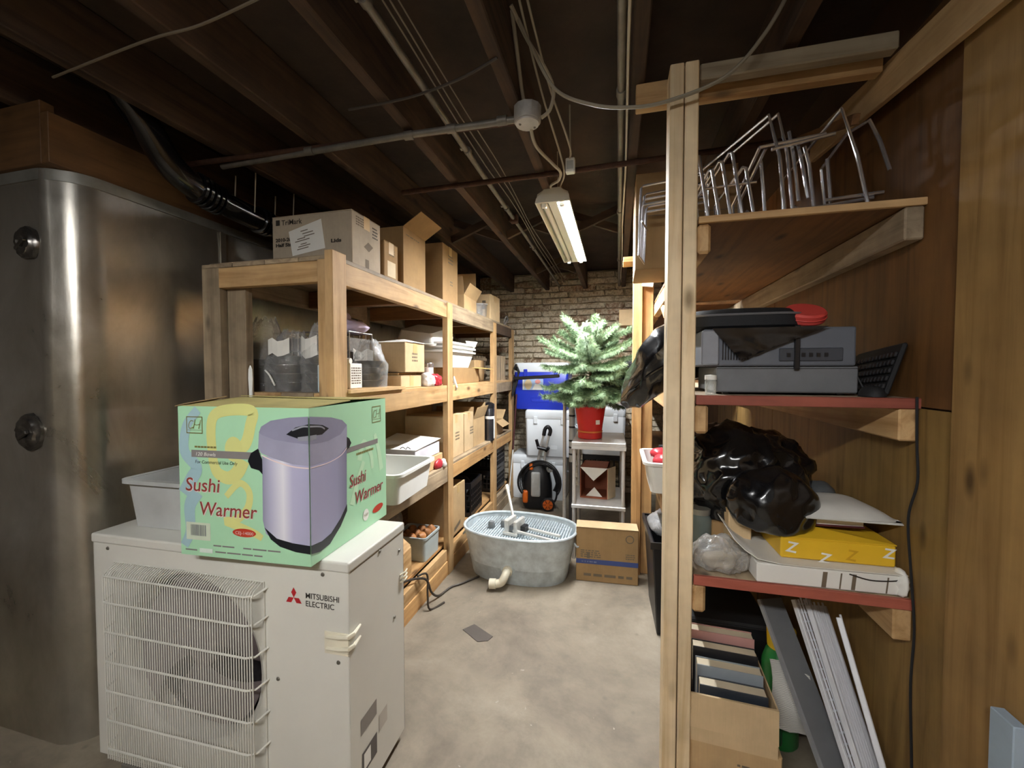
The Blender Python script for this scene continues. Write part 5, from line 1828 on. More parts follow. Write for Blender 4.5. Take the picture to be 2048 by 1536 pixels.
COOLW = plain('cooler_white', 'dfe5ea', 0.4, 0, .03)
COOLB = plain('cooler_blue', '1d33b0', 0.35, 0, .06)
GCo = 'coolers stacked at the brick wall'
cb = cooler('blue cooler with white lid on top of the stacked coolers', -1.10, -.50, 4.34, 4.76, .985, .505, COOLB, COOLW, GCo)
f = Face((-.30, -.2075, 0), (1, 0, 0), (0, 0, 1), cb)
f.poly('sticker', [(.10, .21), (.33, .21), (.33, .33), (.10, .33)], plain('sticker_blue', '9fb6d8', 0.5), .004)
f.poly('sticker', ellipse(.165, .27, .04, .055), plain('sticker_tan', 'c9b48c', 0.5), .006)
f.poly('sticker', ellipse(.27, .30, .03, .024), plain('sticker_pink', 'd8948c', 0.5), .006)
f.poly('sticker', [(.21, .215), (.32, .215), (.30, .27), (.24, .275)], PAPER, .006)
f.rect('sticker', .105, .12, .22, .32, PAPER, .006)
cooler('white cooler in the middle of the stack under the blue one', -.97, -.44, 4.32, 4.76, .483, .50, COOLW, COOLW, GCo)
cooler('white cooler at the bottom of the stack on the floor', -1.14, -.52, 4.36, 4.76, .0015, .48, COOLW, COOLW, GCo)
cooler('white cooler by itself right of the red pot', -.36, .085, 4.20, 4.66, .552, .49, COOLW, COOLW, GCo)
milk_crate('black crate holding up the white cooler right of the pot', (-.13, 4.43, .0015), 0, .42, .42, .548)

# strap bundle and lance near the last left post
t = thing('strap_bundle', 'black strap bundle hung on the last left shelf post', 'strap', (-1.075, 4.28, 1.20))
for k in range(5):
    MB().tube(smoothpath([(.0, -.02 + .01 * k, .22), (.03 + .008 * k, -.03, .27 - .02 * k), (.05, -.03, .16), (.025 - .01 * k, -.02, .05 - .03 * k), (.0, .0, .14)], 6), .008, 6).build('strap', MATTE_BLACK, t, smooth=True)
MB().bar((0, -.04, .12), (.50, -.10, .15), .03, .035).build('bar_arm', BLACK, t, bevel=.006)
t = thing('broom_handle', 'thin dark stick with a pale tip leaning beside the last left post', 'stick', (-1.135, 4.25, 0))
MB().tube([(0, 0, 0), (.045, .03, .55)], .007, 8).build('lower_shaft', WHITE_PL, t, smooth=True)
MB().tube([(.045, .03, .55), (.08, .05, 1.15)], .008, 8).build('upper_shaft', plain('dark_red_shaft', '4a2326', 0.5), t, smooth=True)

# ================================================================== FLOOR BITS
t = MB().add([(-.80, 2.04, .001), (-.755, 2.10, .001), (-.625, 2.025, .001), (-.64, 1.985, .001), (-.69, 1.965, .001)], [(0, 1, 2, 3, 4)]).build('rubber_scrap', plain('grey_scrap', '544d47', 0.85), None, solid=.002)
tag(t, 'flat dark grey scrap lying on the bare concrete floor', 'scrap')
cable('dark cord trailing over the kick board onto the floor', [(-1.19, 2.02, .205), (-1.13, 2.10, .205), (-1.085, 2.18, .17), (-1.075, 2.23, .07), (-1.06, 2.30, .012), (-1.03, 2.42, .007), (-.98, 2.48, .007), (-.90, 2.60, .007)], .007, CABLE_D)
cable('second loop of dark cord dropping from the kick board', [(-1.12, 2.14, .205), (-1.088, 2.20, .19), (-1.07, 2.17, .08), (-1.05, 2.16, .008), (-1.0, 2.25, .007)], .006, CABLE_D)

# ================================================================== RIGHT SHELF, bottom of the aisle side
bn = thing('black_bin', 'tall black plastic bin behind the near stud post', 'bin', (.36, 2.45, 0), 2)
MB().loops([[Vector((sx * a, sy * b, z)) for sx, sy in ((-1, -1), (1, -1), (1, 1), (-1, 1))] for a, b, z in ((.155, .19, .0015), (.185, .22, .50), (.17, .205, .50), (.145, .18, .02))], True, True).build('bin_body', BLACK, bn, bevel=.006)
MB().loops([[Vector((sx * a, sy * b, z)) for sx, sy in ((-1, -1), (1, -1), (1, 1), (-1, 1))] for a, b, z in ((.186, .221, .47), (.195, .23, .475), (.195, .23, .51), (.183, .218, .51))], False, False).build('rim', BLACK, bn)
blob('liner', clearfilm('smoky_film', (.4, .4, .4), .4, .15), bn, .17, .20, .06, 6, .5, 10, 4, .7, loc=(0, 0, .49))
t = tub('bus_tub', 'white tub with red packets at the aisle edge of the lower right shelf', 'tub', (.34, 2.40, .767), .38, .40, .16, WHITE_PL, 0, .88)
for k in range(3):
    o = blob('red_packet', MATS['red_film'], None, .05, .05, .03, 20 + k, .4, 18, 3, .6, loc=(.24 + .05 * (k % 2), 2.30 + .09 * k, .905))
    tag(o, 'red packet heaped in the white tub on the right shelf', 'packet', 'red packets in the white tub')
    b_ = MB().box(-.03, .03, -.03, .03, -.128, .0).build('packet_filler', MATS['red_film'], o)
t = carton('brown carton under the shelf behind the black bin', .30, .70, 2.90 + .15, 3.4, .0015, .42, 'dark', 0, None, 'y')
faces(t)
for k in range(2):
    t = thing('sauce_jar', ('pink labelled jar seen just left of the near stud post', 'dark lidded jar right beside the pink labelled jar')[k], 'jar', (.285 + .07 * k, 2.72 + .05 * k, .767))
    MB().lathe([(.001, 0), (.035, 0), (.036, .10), (.028, .125), (.028, .14)], 18).build('jar_body', plain('pink_label', 'c98474', 0.5) if k == 0 else plain('smoke_glass', '3a3a40', 0.2), t, smooth=True)
    MB().lathe([(.031, .138), (.031, .165), (.001, .168)], 18).build('lid', MATTE_BLACK, t, smooth=True)
t = carton('brown carton on the top right shelf behind the far wire racks', .075, .50, 1.99, 2.30, 1.866, 2.30, 'dark', 0, None, 'x')
f, g, W, D, H = faces(t)
f.rect('printing', 0, W, .24, .243, INK_L)
t = carton('light carton overhanging the far end of the top right shelf', .02, .30, 4.36, 4.60, 1.866, 2.03, 'light', -5, None, 'x')
faces(t)
t = thing('black_glove_bag', 'lumpy black bag hanging off the middle right shelf behind the fir', 'bag', (.17, 3.62, 1.327))
blob('bag_film', MATTE_BLACK, t, .17, .18, .11, 8, .5, 9, 4, .6)
blob('bag_film', MATTE_BLACK, t, .10, .14, .10, 12, .5, 11, 4, .6, loc=(-.10, -.02, -.14))

# ================================================================== RIGHT SHELF, chrome wire racks on top
ZR = 1.8665


def rods(label, lst, r=.0052, group='chrome wire racks on the top right shelf'):
    xs = [p[0] for l in lst for p in l]
    ys = [p[1] for l in lst for p in l]
    o0 = Vector((sum(xs) / len(xs), sum(ys) / len(ys), ZR))
    t = thing('wire_rack', label, 'rack', o0, 0, group)
    for l in lst:
        MB().tube([Vector(p) - o0 for p in l], r, 7).build('wire', CHROME, t, smooth=True)
    return t


def rack(label, x, y, lx, ly, h, rz, n=4, lean=0.0, group='chrome wire racks on the top right shelf'):
    """dish stand: two long base wires, cross wires, and inverted U prongs"""
    t = thing('wire_rack', label, 'rack', (x, y, ZR + .0045), rz, group)
    for sy in (-1, 1):
        MB().tube([(-lx / 2, sy * ly / 2, 0), (lx / 2, sy * ly / 2, 0)], .004, 7).build('base_wire', CHROME, t, smooth=True)
        MB().tube([(-lx / 2, sy * ly / 2 * .9, h * .5), (lx / 2, sy * ly / 2 * .9, h * .55)], .004, 7).build('side_wire', CHROME, t, smooth=True)
    for k in range(n):
        u = -lx / 2 + .01 + (lx - .02) * k / (n - 1)
        hh = h * (1 - .12 * ((k * 5) % 3))
        MB().tube([(u, -ly / 2, 0), (u - lean * hh, -ly / 2 * .92, hh), (u - lean * hh - .004, -ly / 2 * .85, hh + .008), (u - lean * hh, ly / 2 * .85, hh + .008), (u - lean * hh, ly / 2 * .92, hh), (u, ly / 2, 0)], .0052, 7).build('prong', CHROME, t, smooth=True)
    return t


rack('low chrome wire rack right beside the near stud post', .325, 1.58, .15, .34, .205, 4, 5, .14)
rods('tallest chrome wire rack with two prongs rising over the middle of the shelf', [
    [(.487, 1.42, ZR + .004), (.472, 1.43, 2.05), (.447, 1.45, 2.19), (.30, 1.75, 2.17)],
    [(.512, 1.43, ZR + .004), (.496, 1.44, 2.06), (.476, 1.46, 2.195), (.33, 1.78, 2.17)],
    [(.533, 1.45, 1.92), (.520, 1.46, 2.06), (.510, 1.47, 2.14), (.66, 1.85, 2.22)],
    [(.562, 1.46, 1.93), (.545, 1.47, 2.05), (.535, 1.48, 2.12), (.69, 1.85, 2.20)],
    [(.42, 1.44, 2.090), (.60, 1.45, 2.112)],
    [(.45, 1.43, 2.075), (.62, 1.44, 2.105)],
    [(.44, 1.42, ZR + .006), (.72, 1.44, ZR + .04)],
    [(.50, 1.40, ZR + .004), (.58, 1.42, ZR + .02)],
    [(.585, 1.47, ZR + .004), (.57, 1.48, 2.04), (.56, 1.49, 2.10)],
    [(.46, 1.50, ZR + .004), (.445, 1.51, 2.08)],
    [(.440, 1.70, ZR + .004), (.430, 1.70, 2.02), (.44, 1.45, 2.09)],
    [(.41, 1.66, ZR + .004), (.40, 1.66, 2.00), (.42, 1.44, 2.09)]])
rods('outermost chrome wire rack leaning toward the plywood wall', [
    [(.700, 1.42, ZR + .004), (.672, 1.43, 2.03), (.640, 1.45, 2.18), (.60, 1.80, 2.12)],
    [(.738, 1.40, 1.965), (.722, 1.42, 2.06), (.706, 1.44, 2.13), (.68, 1.50, 2.13), (.66, 1.62, 2.08)],
    [(.625, 1.46, ZR + .004), (.618, 1.48, 2.05)],
    [(.66, 1.62, 2.08), (.68, 1.62, 1.90), (.69, 1.60, ZR + .004)],
    [(.60, 1.44, ZR + .045), (.74, 1.43, ZR + .05)],
    [(.60, 1.80, 2.12), (.62, 1.80, ZR + .004)]])
rack('squat chrome wire rack lying at the back of the top right shelf', .52, 2.55, .40, .30, .12, 0, 7, .1)
rack('tall chrome wire rack poking out left of the near stud post', .22, 1.80, .16, .26, .26, 78, 6, .05)
rack('low chrome wire rack between the tall racks on the top right shelf', .58, 1.70, .26, .16, .09, -4, 6, .1)

# ================================================================== RIGHT SHELF, electronics level
ZE = 1.3265
t = thing('amplifier', 'grey metal equipment case at the bottom of the middle right shelf', 'equipment', (.50, 1.58, ZE), 1)
GREYM = plain('dusty_grey_metal', '6d6f72', 0.6, 0.2, .15, 8)
MB().box(-.195, .195, -.14, .14, .006, .088).build('case_body', GREYM, t, bevel=.004)
for sx in (-1, 1):
    for sy in (-1, 1):
        MB().lathe([(.012, 0), (.012, .007)], 10, Matrix.Translation((sx * .16, sy * .11, 0)), cap0=True).build('foot', BLACK, t)
f = Face((-.195, -.1405, .006), (1, 0, 0), (0, 0, 1), t)
f.rect('panel_line', .0, .39, .074, .0755, BLACK, .0006)
t = thing('desktop_computer', 'flat grey desktop computer lying on the grey equipment case', 'computer', (.478, 1.58, ZE + .0885), 1)
SL = plain('slate_plastic', '5c6068', 0.5, 0, .08)
MB().box(-.215, .205, -.15, .15, 0, .118).build('case_body', SL, t, bevel=.006, seg=2)
MB().box(-.222, -.17, -.158, -.148, .004, .114).build('front_bezel', plain('pale_slate', '8a8d94', 0.5), t, bevel=.004)
m = MB()
for k in range(10):
    m.box(-.16 + .008 * k, -.157 + .008 * k, -.1535, -.15, .02, .10)
tag(m.build('vent_slots', BLACK, t), kind='stuff')
MB().box(.0, .17, -.154, -.149, .015, .055).build('drive_bay', plain('dark_slate', '3c3f46', 0.5), t, bevel=.002)
for k in range(6):
    MB().box(.02 + .02 * k, .03 + .02 * k, -.156, -.153, .028, .04).build('port', BLACK, t)
MB().box(.04, .055, -.159, -.15, -.01, .125).build('cable_tie', BLACK, t, bevel=.002)
# black bag sheet draped over the computer
m = MB()
vs, fs = [], []
tri = [(-.19, .119), (.13, .119), (-.11, .02)]
NX = 10
for i in range(NX + 1):
    for j in range(NX + 1):
        u, v = i / NX, j / NX
        a = Vector(tri[0]).lerp(Vector(tri[1]), u)
        b = Vector(tri[2]) + Vector((.05 * u, .02 * u))
        q = a.lerp(b, v)
        vs.append(Vector((q.x, -.162 - .012 * abs(noise.noise(Vector((q.x * 22, q.y * 22, 1)))) - .008 * v, q.y)))
for i in range(NX):
    for j in range(NX):
        k = i * (NX + 1) + j
        fs.append((k, k + NX + 1, k + NX + 2, k + 1))
m.add(vs, fs)
ds = m.build('plastic_sheet', BAGBLACK, None, smooth=True, solid=.002)
ds.location = Vector(ds.location) + Vector(t.location)
tag(ds, 'glossy black plastic corner draped over the front of the computer', 'plastic')
t = thing('laptop_case', 'flat black soft case lying on top of the computer', 'case', (.40, 1.60, ZE + .2075), -2)
MB().loops([[Vector((math.copysign(abs(math.cos(a)) ** .5, math.cos(a)) * rx, math.copysign(abs(math.sin(a)) ** .5, math.sin(a)) * ry, z)) for a in [2 * PI * k / 32 for k in range(32)]] for rx, ry, z in ((.15, .12, 0), (.18, .14, .012), (.18, .14, .045), (.15, .12, .068), (.08, .08, .075))]).build('case_body', plain('black_fabric', '17181b', 0.75, 0, .2, 30, .2, 200), t, smooth=True)
MB().tube([Vector((math.copysign(abs(math.cos(a)) ** .5, math.cos(a)) * .181, math.copysign(abs(math.sin(a)) ** .5, math.sin(a)) * .141, .048)) for a in [2 * PI * k / 40 for k in range(40)]], .004, 6, closed=True).build('zip_line', plain('zip_grey', '8c8c90', 0.4, .5), t)
t = thing('red_pad', 'flat red oval pad beside the black soft case', 'pad', (.578, 1.52, ZE + .238), 0, None, (R(30), R(6), R(-10)))
MB().loops([[Vector((p[0] * k, p[1] * k * 1.1, z)) for p in ellipse(0, 0, .058, .05, 28)] for k, z in ((.9, 0), (1, .006), (1, .03), (.9, .036))]).build('pad_body', plain('red_rubber', 'c8443c', 0.6), t, smooth=True)
MB().tube([(p[0], p[1] * 1.1, .018) for p in ellipse(0, 0, .0585, .0505, 28)], .002, 5, closed=True).build('pad_seam', MATS['red_rubber'], t)
# keyboard leaning
t = thing('keyboard', 'black computer keyboard leaning on end by the plywood wall', 'keyboard', (.735, 1.44, ZE + .006), 0, None, (R(-14), R(-72), R(8)))
MB().box(-.002, .152, -.06, .26, -.012, .0).build('keyboard_body', MATTE_BLACK, t, bevel=.004)
KEY = plain('key_black', '232326', 0.45)
kme = None
for i in range(5):
    for j in range(14):
        if kme is None:
            o = MB().box(0, .0155, 0, .0175, 0, .007).build('key', KEY, t, bevel=.0025)
            kme = o
        else:
            o = kme.copy()
            COL.objects.link(o)
            o.parent = t
        o.location = (.02 + i * .024, -.045 + j * .0215, .004)
t = thing('computer_mouse', 'black computer mouse and coiled lead beside the keyboard', 'mouse', (.715, 1.41, ZE))
MB().lathe([(.001, .032), (.018, .028), (.028, .014), (.03, 0)], 20, sx=1, sy=1.35).build('mouse_shell', MATTE_BLACK, t, smooth=True)
MB().tube(smoothpath([(0, .035, .012), (-.015, .05, .06), (-.03, .06, .11), (-.015, .07, .15), (-.02, .05, .10)], 6), .003, 6).build('lead', MATTE_BLACK, t, smooth=True)
# big black bag bulging out past the post
t = thing('garbage_bag', 'bulging black garbage bag hanging out past the near stud post', 'bag', (.275, 1.93, ZE + .001))


def drape_bag():
    """sack lying on the shelf with its heavy end hanging over the aisle edge"""
    sec = []
    path_ = [(-.255, .02, -.045, .045, .03), (-.235, .01, -.015, .10, .085), (-.19, 0, .045, .15, .125), (-.12, 0, .105, .17, .135), (-.04, 0, .155, .18, .125), (.06, .0, .175, .19, .12), (.16, 0, .145, .16, .085), (.22, 0, .10, .10, .05)]
    P = path_
    n = 36
    loops = []
    up = 5
    for i in range((len(P) - 1) * up + 1):
        a = i / up
        k = min(int(a), len(P) - 2)
        f_ = a - k
        x, y, z, ry, rz = [P[k][q] * (1 - f_) + P[k + 1][q] * f_ for q in range(5)]
        lp_ = []
        for j in range(n):
            an = 2 * PI * j / n
            q = Vector((x, math.cos(an) * ry, math.sin(an) * rz))
            d = 1 + .14 * fold(q, 7, 2) + .08 * fold(q, 15, 4) - .08
            zz = z + math.sin(an) * rz * d
            if x > -.04:
                zz = max(zz, .004)
            lp_.append(Vector((x + .02 * fold(q, 6, 9), y + math.cos(an) * ry * d, zz)))
        loops.append(lp_)
    return MB().loops(loops)


drape_bag().build('bag_film', BAGBLACK, t, smooth=60)
MB().tube(smoothpath([(-.215, -.13, .0), (-.13, -.165, .07), (-.02, -.17, .13), (.06, -.16, .165)], 6), .006, 6).build('fold_ridge', BAGBLACK, t, smooth=True)
t = thing('shelf_debris', 'small glass jar with a pale lid left of the grey equipment case', 'jar', (.285, 1.41, ZE))
MB().lathe([(.001, 0), (.016, 0), (.017, .04), (.014, .048)], 16).build('jar_body', clearfilm('clear_glass', (.8, .85, .8), .25, .08), t, smooth=True)
MB().lathe([(.0175, .046), (.0175, .06), (.001, .062)], 16).build('lid', PAPER, t, smooth=True)

# ================================================================== RIGHT SHELF, lower level
ZL = .7665
t = thing('garbage_bag', 'large crumpled black garbage bag on the lower right shelf', 'bag', (.45, 1.72, ZL + .10))
blob('bag_film', BAGBLACK, t, .21, .20, .20, 3, .30, 5, 5, .55, None)
blob('knotted_top', BAGBLACK, t, .06, .05, .08, 9, .45, 12, 4, .5, loc=(-.03, -.15, .10))
t = carton('brown carton holding up the black garbage bag', .33, .60, 1.58, 1.88, ZL, ZL + .10, 'dark', 0, None, 'x')
faces(t)
t = thing('garbage_bag', 'slack black bag hanging down over the yellow box', 'bag', (.48, 1.47, ZL + .125))
blob('bag_film', BAGBLACK, t, .12, .085, .11, 14, .22, 5, 5, .75)
t = thing('grey_pouch', 'dull grey plastic lump behind the white padded box', 'pouch', (.69, 1.66, ZL))
blob('pouch_film', plain('dull_grey_film', '4f5254', 0.45), t, .065, .10, .13, 5, .25, 7, 4, .85)
# jar, small carton
t = thing('glass_jar', 'grey green glass jar at the left of the lower right shelf', 'jar', (.293, 1.60, ZL))
MB().lathe([(.001, 0), (.038, 0), (.041, .006), (.041, .10), (.034, .115), (.034, .122)], 22).build('jar_body', plain('dusty_jar', '6d7a78', 0.25), t, smooth=True)
MB().lathe([(.036, .118), (.037, .138), (.001, .14)], 22).build('lid', plain('dull_lid', '9a9a94', 0.4, .5), t, smooth=True)
t = carton('small tan carton between the jar and the yellow box', .365, .435, 1.50, 1.57, ZL, .93, 'light', 0, None, 'x')
faces(t)
# printed white pack, curled
t = thing('white_carton', 'flat white carton with smudged printing under the yellow box', 'box', (.595, 1.50, ZL), 2)
MB().box(-.19, .195, -.135, .12, 0, .058).build('carton_body', PAPER, t, bevel=.003)
f = Face((-.19, -.1355, 0), (1, 0, 0), (0, 0, 1), t)
rr = random.Random(8)
f.polys('printing', [[(a, .004), (a + w_, .004), (a + w_ + .004, .05), (a + .004, .05)] for a, w_ in ((.17, .012), (.215, .004), (.245, .010), (.33, .004), (.365, .010))], INK_L, .0007)
f.polys('printing', stroke([(.24, .05), (.29, .038), (.34, .04), (.375, .048)], .004), INK, .0009)
m = MB()
vs = []
cv = [(-.255, .125), (-.225, .095), (-.19, .072), (-.13, .0625), (-.05, .061), (.08, .061), (.19, .0605)]
for x, z in cv:
    vs += [Vector((x, -.142, z)), Vector((x + .01, .11, z + .004))]
m.add(vs, [(2 * i, 2 * i + 1, 2 * i + 3, 2 * i + 2) for i in range(len(cv) - 1)])
m.build('curled_sheet', PAPER, t, smooth=60, solid=.002)
# crumpled paper at its right end
o = blob('paper_scrap', PAPER, None, .014, .03, .04, 7, .6, 30, 3, .7, loc=(.781, 1.385, ZL))
tag(o, 'crumpled white paper scrap at the right end of the lower shelf', 'paper')
# yellow pack with Z marks
YB = plain('yellow_pack', 'e2b62a', 0.45, 0, .06)
t = thing('yellow_pack', 'bright yellow pack with white zigzag marks on the lower right shelf', 'box', (.632, 1.50, ZL + .066), 1)
MB().box(-.148, .148, -.10, .10, 0, .062).build('pack_body', YB, t, bevel=.004)
MB().add([(-.148, -.10, .063), (.148, -.10, .063), (.148, .10, .064), (-.20, .10, .085), (-.235, .02, .10)], [(0, 1, 2, 3, 4)]).build('lifted_flap', YB, t, solid=.003)
f = Face((-.148, -.1005, 0), (1, 0, 0), (0, 0, 1), t)
for a, b, s_, r_ in ((.012, .022, .045, -8), (.10, -.002, .042, -8), (.262, .028, .04, -4)):
    f.text('lettering', 'Z', a, b, s_, PAPER, .0008, .034, .1, r_, .001)
f.text('lettering', 'Z', .17, .012, .045, plain('deep_yellow', 'c99a1a', 0.5), .0007, .03, .1, -8, .001)
tp = Face((-.148, -.10, .0645), (1, 0, 0), (0, 1, 0), t)
tp.text('lettering', 'Z', .05, .03, .05, MATS['deep_yellow'], .0035, .04, .1)
t = thing('maroon_book', 'dark maroon book wedged under the white padded box', 'book', (.62, 1.54, ZL + .158), 3)
MB().box(-.12, .10, -.10, .10, 0, .006).build('book_cover', plain('maroon_cloth', '4a1c22', 0.5), t, bevel=.001)
MB().box(-.115, .097, -.097, .097, .006, .020).build('book_pages', PAPER, t)
MB().box(-.12, .10, -.10, .10, .020, .026).build('book_cover', MATS['maroon_cloth'], t, bevel=.001)
t = thing('padded_mailer', 'puffy white padded mailer on top of the maroon book', 'mailer', (.665, 1.52, ZL + .1845), 4)
vs, fs = [], []
n1, n2 = 14, 10
for s_ in (1, -1):
    for i in range(n1 + 1):
        for j in range(n2 + 1):
            u, v = i / n1 * 2 - 1, j / n2 * 2 - 1
            th_ = .030 * (1 - u ** 4) * (1 - v ** 4)
            vs.append(Vector((u * .125, v * .12, .012 + (th_ if s_ > 0 else -.35 * th_))))
    b0 = 0 if s_ > 0 else (n1 + 1) * (n2 + 1)
    for i in range(n1):
        for j in range(n2):
            k = b0 + i * (n2 + 1) + j
            fs.append((k, k + n2 + 1, k + n2 + 2, k + 1) if s_ > 0 else (k, k + 1, k + n2 + 2, k + n2 + 1))
MB().add(vs, fs).build('mailer_body', plain('white_mailer', 'd9d7d0', 0.4), t, smooth=60)
MB().add([(-.125, -.122, .012), (.135, -.122, .006), (.125, -.10, .014), (-.12, -.10, .016)], [(0, 1, 2, 3)]).build('mailer_flap', MATS['white_mailer'], t, solid=.002)
# clear plastic bag with junk at the left front
t = thing('plastic_bag', 'small crumpled clear bag at the left edge of the lower right shelf', 'bag', (.325, 1.43, ZL))
blob('film', clearfilm('milky_film', (.85, .84, .8), .22, .1), t, .075, .055, .055, 17, .45, 18, 4, .7)
blob('content', plain('beige_lump', '9a8c74', 0.8), t, .05, .035, .03, 7, .3, 18, 3, .7)

# ================================================================== RIGHT SHELF, floor bay
t = thing('old_monitor', 'flat black equipment box at the back of the floor bay', 'equipment', (.46, 2.02, .0015))
MB().box(-.20, .17, -.15, .15, 0, .34).build('case_body', MATTE_BLACK, t, bevel=.008)
MB().box(-.19, .16, -.155, -.149, .20, .33).build('front_panel', BLACK, t, bevel=.003)
MB().box(.03, .036, -.158, -.154, .24, .27).build('indicator', PAPER, t)
t = open_carton('open carton with books standing on a lower carton by the near post', .236, .482, 1.36, 1.62, .232, .385, {'-y': (.105, -88)}, 'light', -3, None)
t = carton('lower carton supporting the open carton of books', .238, .50, 1.375, 1.66, .0015, .230, 'mid', -3, None, 'x')
f, g, W, D, H = faces(t)
scribble(f, .14, .165, .09, .014, INK_L, 1, 55)
GBk = 'books in the open carton'
bk = [('dark blue book lying flat in front in the open carton', .012, '2a3038', .262, .455), ('grey backed book behind the front book in the open carton', .075, '8a9298', .265, .46), ('thick black book in the middle of the open carton', .135, '1d1d20', .262, .462), ('pink and tan magazine stack at the back of the open carton', .195, 'b98a84', .258, .468)]
for k, (lb, dy, colr, xa, xb) in enumerate(bk):
    t = thing('book', lb, 'book', ((xa + xb) / 2, 1.385 + dy, .2375), -3, GBk, None)
    hh = .165 + .022 * k
    w_ = (xb - xa) / 2
    MB().box(-w_, w_, -.018, -.014, 0, hh).build('cover', plain('book_' + colr, colr, 0.45), t, bevel=.0008)
    MB().box(-w_ + .003, w_ - .003, -.0138, .0228, .003, hh - .003).build('pages', plain('aged_paper', 'cfc2a8', 0.8), t)
    MB().box(-w_, w_, .023, .027, 0, hh).build('cover', MATS['book_' + colr], t, bevel=.0008)
# green jug with yellow top
t = thing('green_jug', 'green plastic jug with a yellow cap behind the newspaper', 'jug', (.605, 1.72, .0015))
GRN = plain('green_plastic', '1f7a38', 0.35, 0, .08)
MB().lathe([(.001, 0), (.055, 0), (.062, .01), (.062, .30), (.05, .34), (.033, .36), (.033, .365)], 24).build('jug_body', GRN, t, smooth=True)
MB().lathe([(.037, .355), (.045, .36), (.048, .43), (.03, .445), (.001, .447)], 20).build('cap', plain('yellow_cap', 'd9b414', 0.4), t, smooth=True)
MB().tube(smoothpath([(-.02, -.058, .16), (-.03, -.085, .14), (-.03, -.085, .06), (-.02, -.058, .04)], 6), .010, 8).build('jug_handle', plain('dark_green_plastic', '12502a', 0.4), t, smooth=True)
# newspaper
m = MB()
vs = []
for i in range(7):
    for j in range(5):
        u, v = i / 6, j / 4
        vs.append(Vector((.515 + .115 * v + .01 * math.sin(u * 4), 1.56 - .03 * u + .012 * math.sin(v * 5 + u * 3), .41 - .20 * u - .03 * v)))
m.add(vs, [(i * 5 + j, (i + 1) * 5 + j, (i + 1) * 5 + j + 1, i * 5 + j + 1) for i in range(6) for j in range(4)])
npm, nt, b = newmat('newsprint')
mp = coords(nt, (1, 1, 1))
wv = nd(nt, 'ShaderNodeTexWave')
wv.bands_direction = 'Z'
wv.inputs['Scale'].default_value = 64
wv.inputs['Distortion'].default_value = 3
nt.links.new(mp.outputs[0], wv.inputs['Vector'])
r_ = ramp(nt, wv.outputs[0], [(0.25, 'aaa8a2'), (0.6, 'd6d3cb')])
nt.links.new(r_.outputs[0], b.inputs['Base Color'])
b.inputs['Roughness'].default_value = .85
npo = m.build('newspaper', npm, None, smooth=60, solid=.003)
tag(npo, 'folded newspaper hanging between the book carton and the green jug', 'newspaper')

# leaning grey sheet and white louvre grids
def lean_frame(top, bot, across):
    """axes of a leaning panel: origin at the bottom middle, u across, v up along the panel"""
    top, bot = Vector(top), Vector(bot)
    v = (top - bot)
    L = v.length
    v.normalize()
    u = Vector(across)
    u = (u - v * u.dot(v)).normalized()
    n = u.cross(v)
    return Matrix(((u.x, v.x, n.x, bot.x), (u.y, v.y, n.y, bot.y), (u.z, v.z, n.z, bot.z), (0, 0, 0, 1))), L


M, L = lean_frame((.545, 1.66, .57), (.70, 1.30, .006), (.55, .35, 0))
t = thing('grey_board', 'thin dark grey board leaning in the floor bay', 'board', M.to_translation())
MB().box(-.05, .05, 0, L, -.004, .004, M.to_3x3().to_4x4()).build('board_face', plain('grey_sheet', '6d6e70', 0.6, 0, .12), t, bevel=.001)
MB().box(-.052, -.045, 0, L, -.007, .007, M.to_3x3().to_4x4()).build('board_edge', plain('grey_edge', '8d8e90', 0.6), t)


def louvre(label, top, bot, across, W, n, group):
    M, L = lean_frame(top, bot, across)
    t = thing('louvre_grid', label, 'grid', M.to_translation(), 0, group)
    A = M.to_3x3().to_4x4()
    wm = plain('white_coated_wire', 'd5d6da', 0.4)
    for s_ in (-1, 1):
        MB().box(s_ * W / 2 - .006, s_ * W / 2 + .006, 0, L, -.008, .008, A).build('side_rail', wm, t, bevel=.002)
    for k in range(n):
        u = -W / 2 + W * (k + 1) / (n + 1)
        MB().tube([A @ Vector((u, 0, .006)), A @ Vector((u, L + .01 * (k % 2), .006))], .0035, 6).build('long_wire', wm, t)
    nc = 26
    m = MB()
    for k in range(nc):
        y = L * (k + .5) / nc
        m.tube([A @ Vector((-W / 2, y, -.003)), A @ Vector((W / 2, y, -.003))], .0028, 5)
    tag(m.build('cross_wires', wm, t), kind='stuff')
    return t


GL = 'white wire grids leaning in the floor bay'
louvre('left white wire grid leaning against the shelf cleat', (.628, 1.62, .60), (.735, 1.27, .006), (.6, .5, 0), .07, 4, GL)
louvre('middle white wire grid leaning in the floor bay', (.675, 1.62, .585), (.757, 1.265, .006), (.5, .6, 0), .10, 6, GL)
louvre('right white wire grid leaning nearest the plywood wall', (.735, 1.60, .56), (.778, 1.25, .006), (.25, .8, 0), .13, 8, GL)
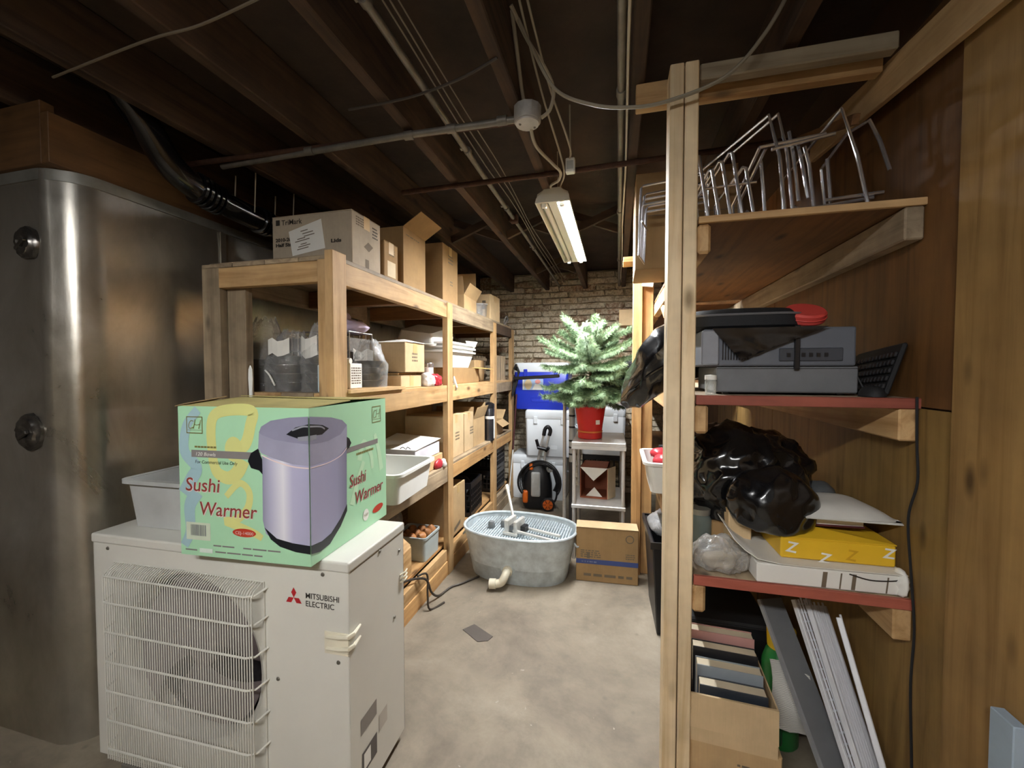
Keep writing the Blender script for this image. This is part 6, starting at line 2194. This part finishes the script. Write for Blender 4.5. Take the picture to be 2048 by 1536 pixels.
# hanging black lead on the right wall
cable('thin black cord hanging down the plywood wall past the shelf ends', [(.783, 1.342, 1.33), (.785, 1.34, 1.20), (.783, 1.33, 1.10), (.768, 1.335, 1.0), (.775, 1.33, .85), (.783, 1.325, .70), (.776, 1.32, .55), (.783, 1.32, .35), (.784, 1.31, .18)], .0032, MATTE_BLACK)
# pale strip of a door edge at far right
t = MB().box(.760, .785, 1.005, 1.06, .02, .70).build('pale_blue_batten', plain('pale_blue_paint', '9fb0bf', 0.5), None, bevel=.002)
tag(t, 'pale blue painted batten at the far right edge of the picture', 'batten')
# parts of parts: hang small pieces on the part that carries them
RULES = {'carton_body': ('top_flap', 'tape', 'lettering', 'printing', 'print_bar', 'brush_print', 'warmer_print', 'emblem', 'barcode', 'barcode_patch', 'small_print', 'oval_badge', 'round_badge', 'shipping_label', 'label_print', 'blue_stripe', 'torn_edge', 'flap', 'white_flap', 'side_flap'),
         'front_panel': ('logo_diamond', 'lettering', 'screw', 'handle_plate'), 'fan_hub': ('fan_blade',), 'guard_wires': ('guard_bar',),
         'wheel': ('wheel_cap', 'wheel_spoke'), 'pvc_elbow': ('pvc_collar',), 'tube': ('socket',), 'cooler_body': ('latch', 'sticker', 'drain_ledge', 'side_handle'),
         'pot': ('price_sticker', 'pot_band', 'soil'), 'lever': ('lever_grip',), 'box_body': ('cover', 'screw', 'face_plate'), 'case_body': ('front_bezel', 'drive_bay', 'vent_slots', 'panel_line', 'zip_line', 'indicator'),
         'pack_body': ('lifted_flap', 'lettering'), 'pouch_body': ('lettering', 'printing'), 'keyboard_body': ('key',), 'tub_wall': ('drain_nut', 'rolled_rim'), 'can_body': ('can_label',)}
for root in [o for o in list(COL.objects) if o.parent is None and o.type == 'EMPTY']:
    kids = {}
    for ch in root.children:
        kids.setdefault(ch.name.split('.')[0], []).append(ch)
    for host, subs in RULES.items():
        if host not in kids or host in ('tub_wall',) and 'bowl' in kids:
            continue
        for sname in subs:
            for ch in kids.get(sname, []):
                cands = kids[host]
                wc_ = ch.location
                h_ = min(cands, key=lambda q: (q.location - wc_).length)
                if ch.parent is root and not ch.children and h_ is not ch:
                    ch.location = ch.location - h_.location
                    ch.parent = h_
try:
    S.cycles.use_denoising = True
except Exception:
    pass
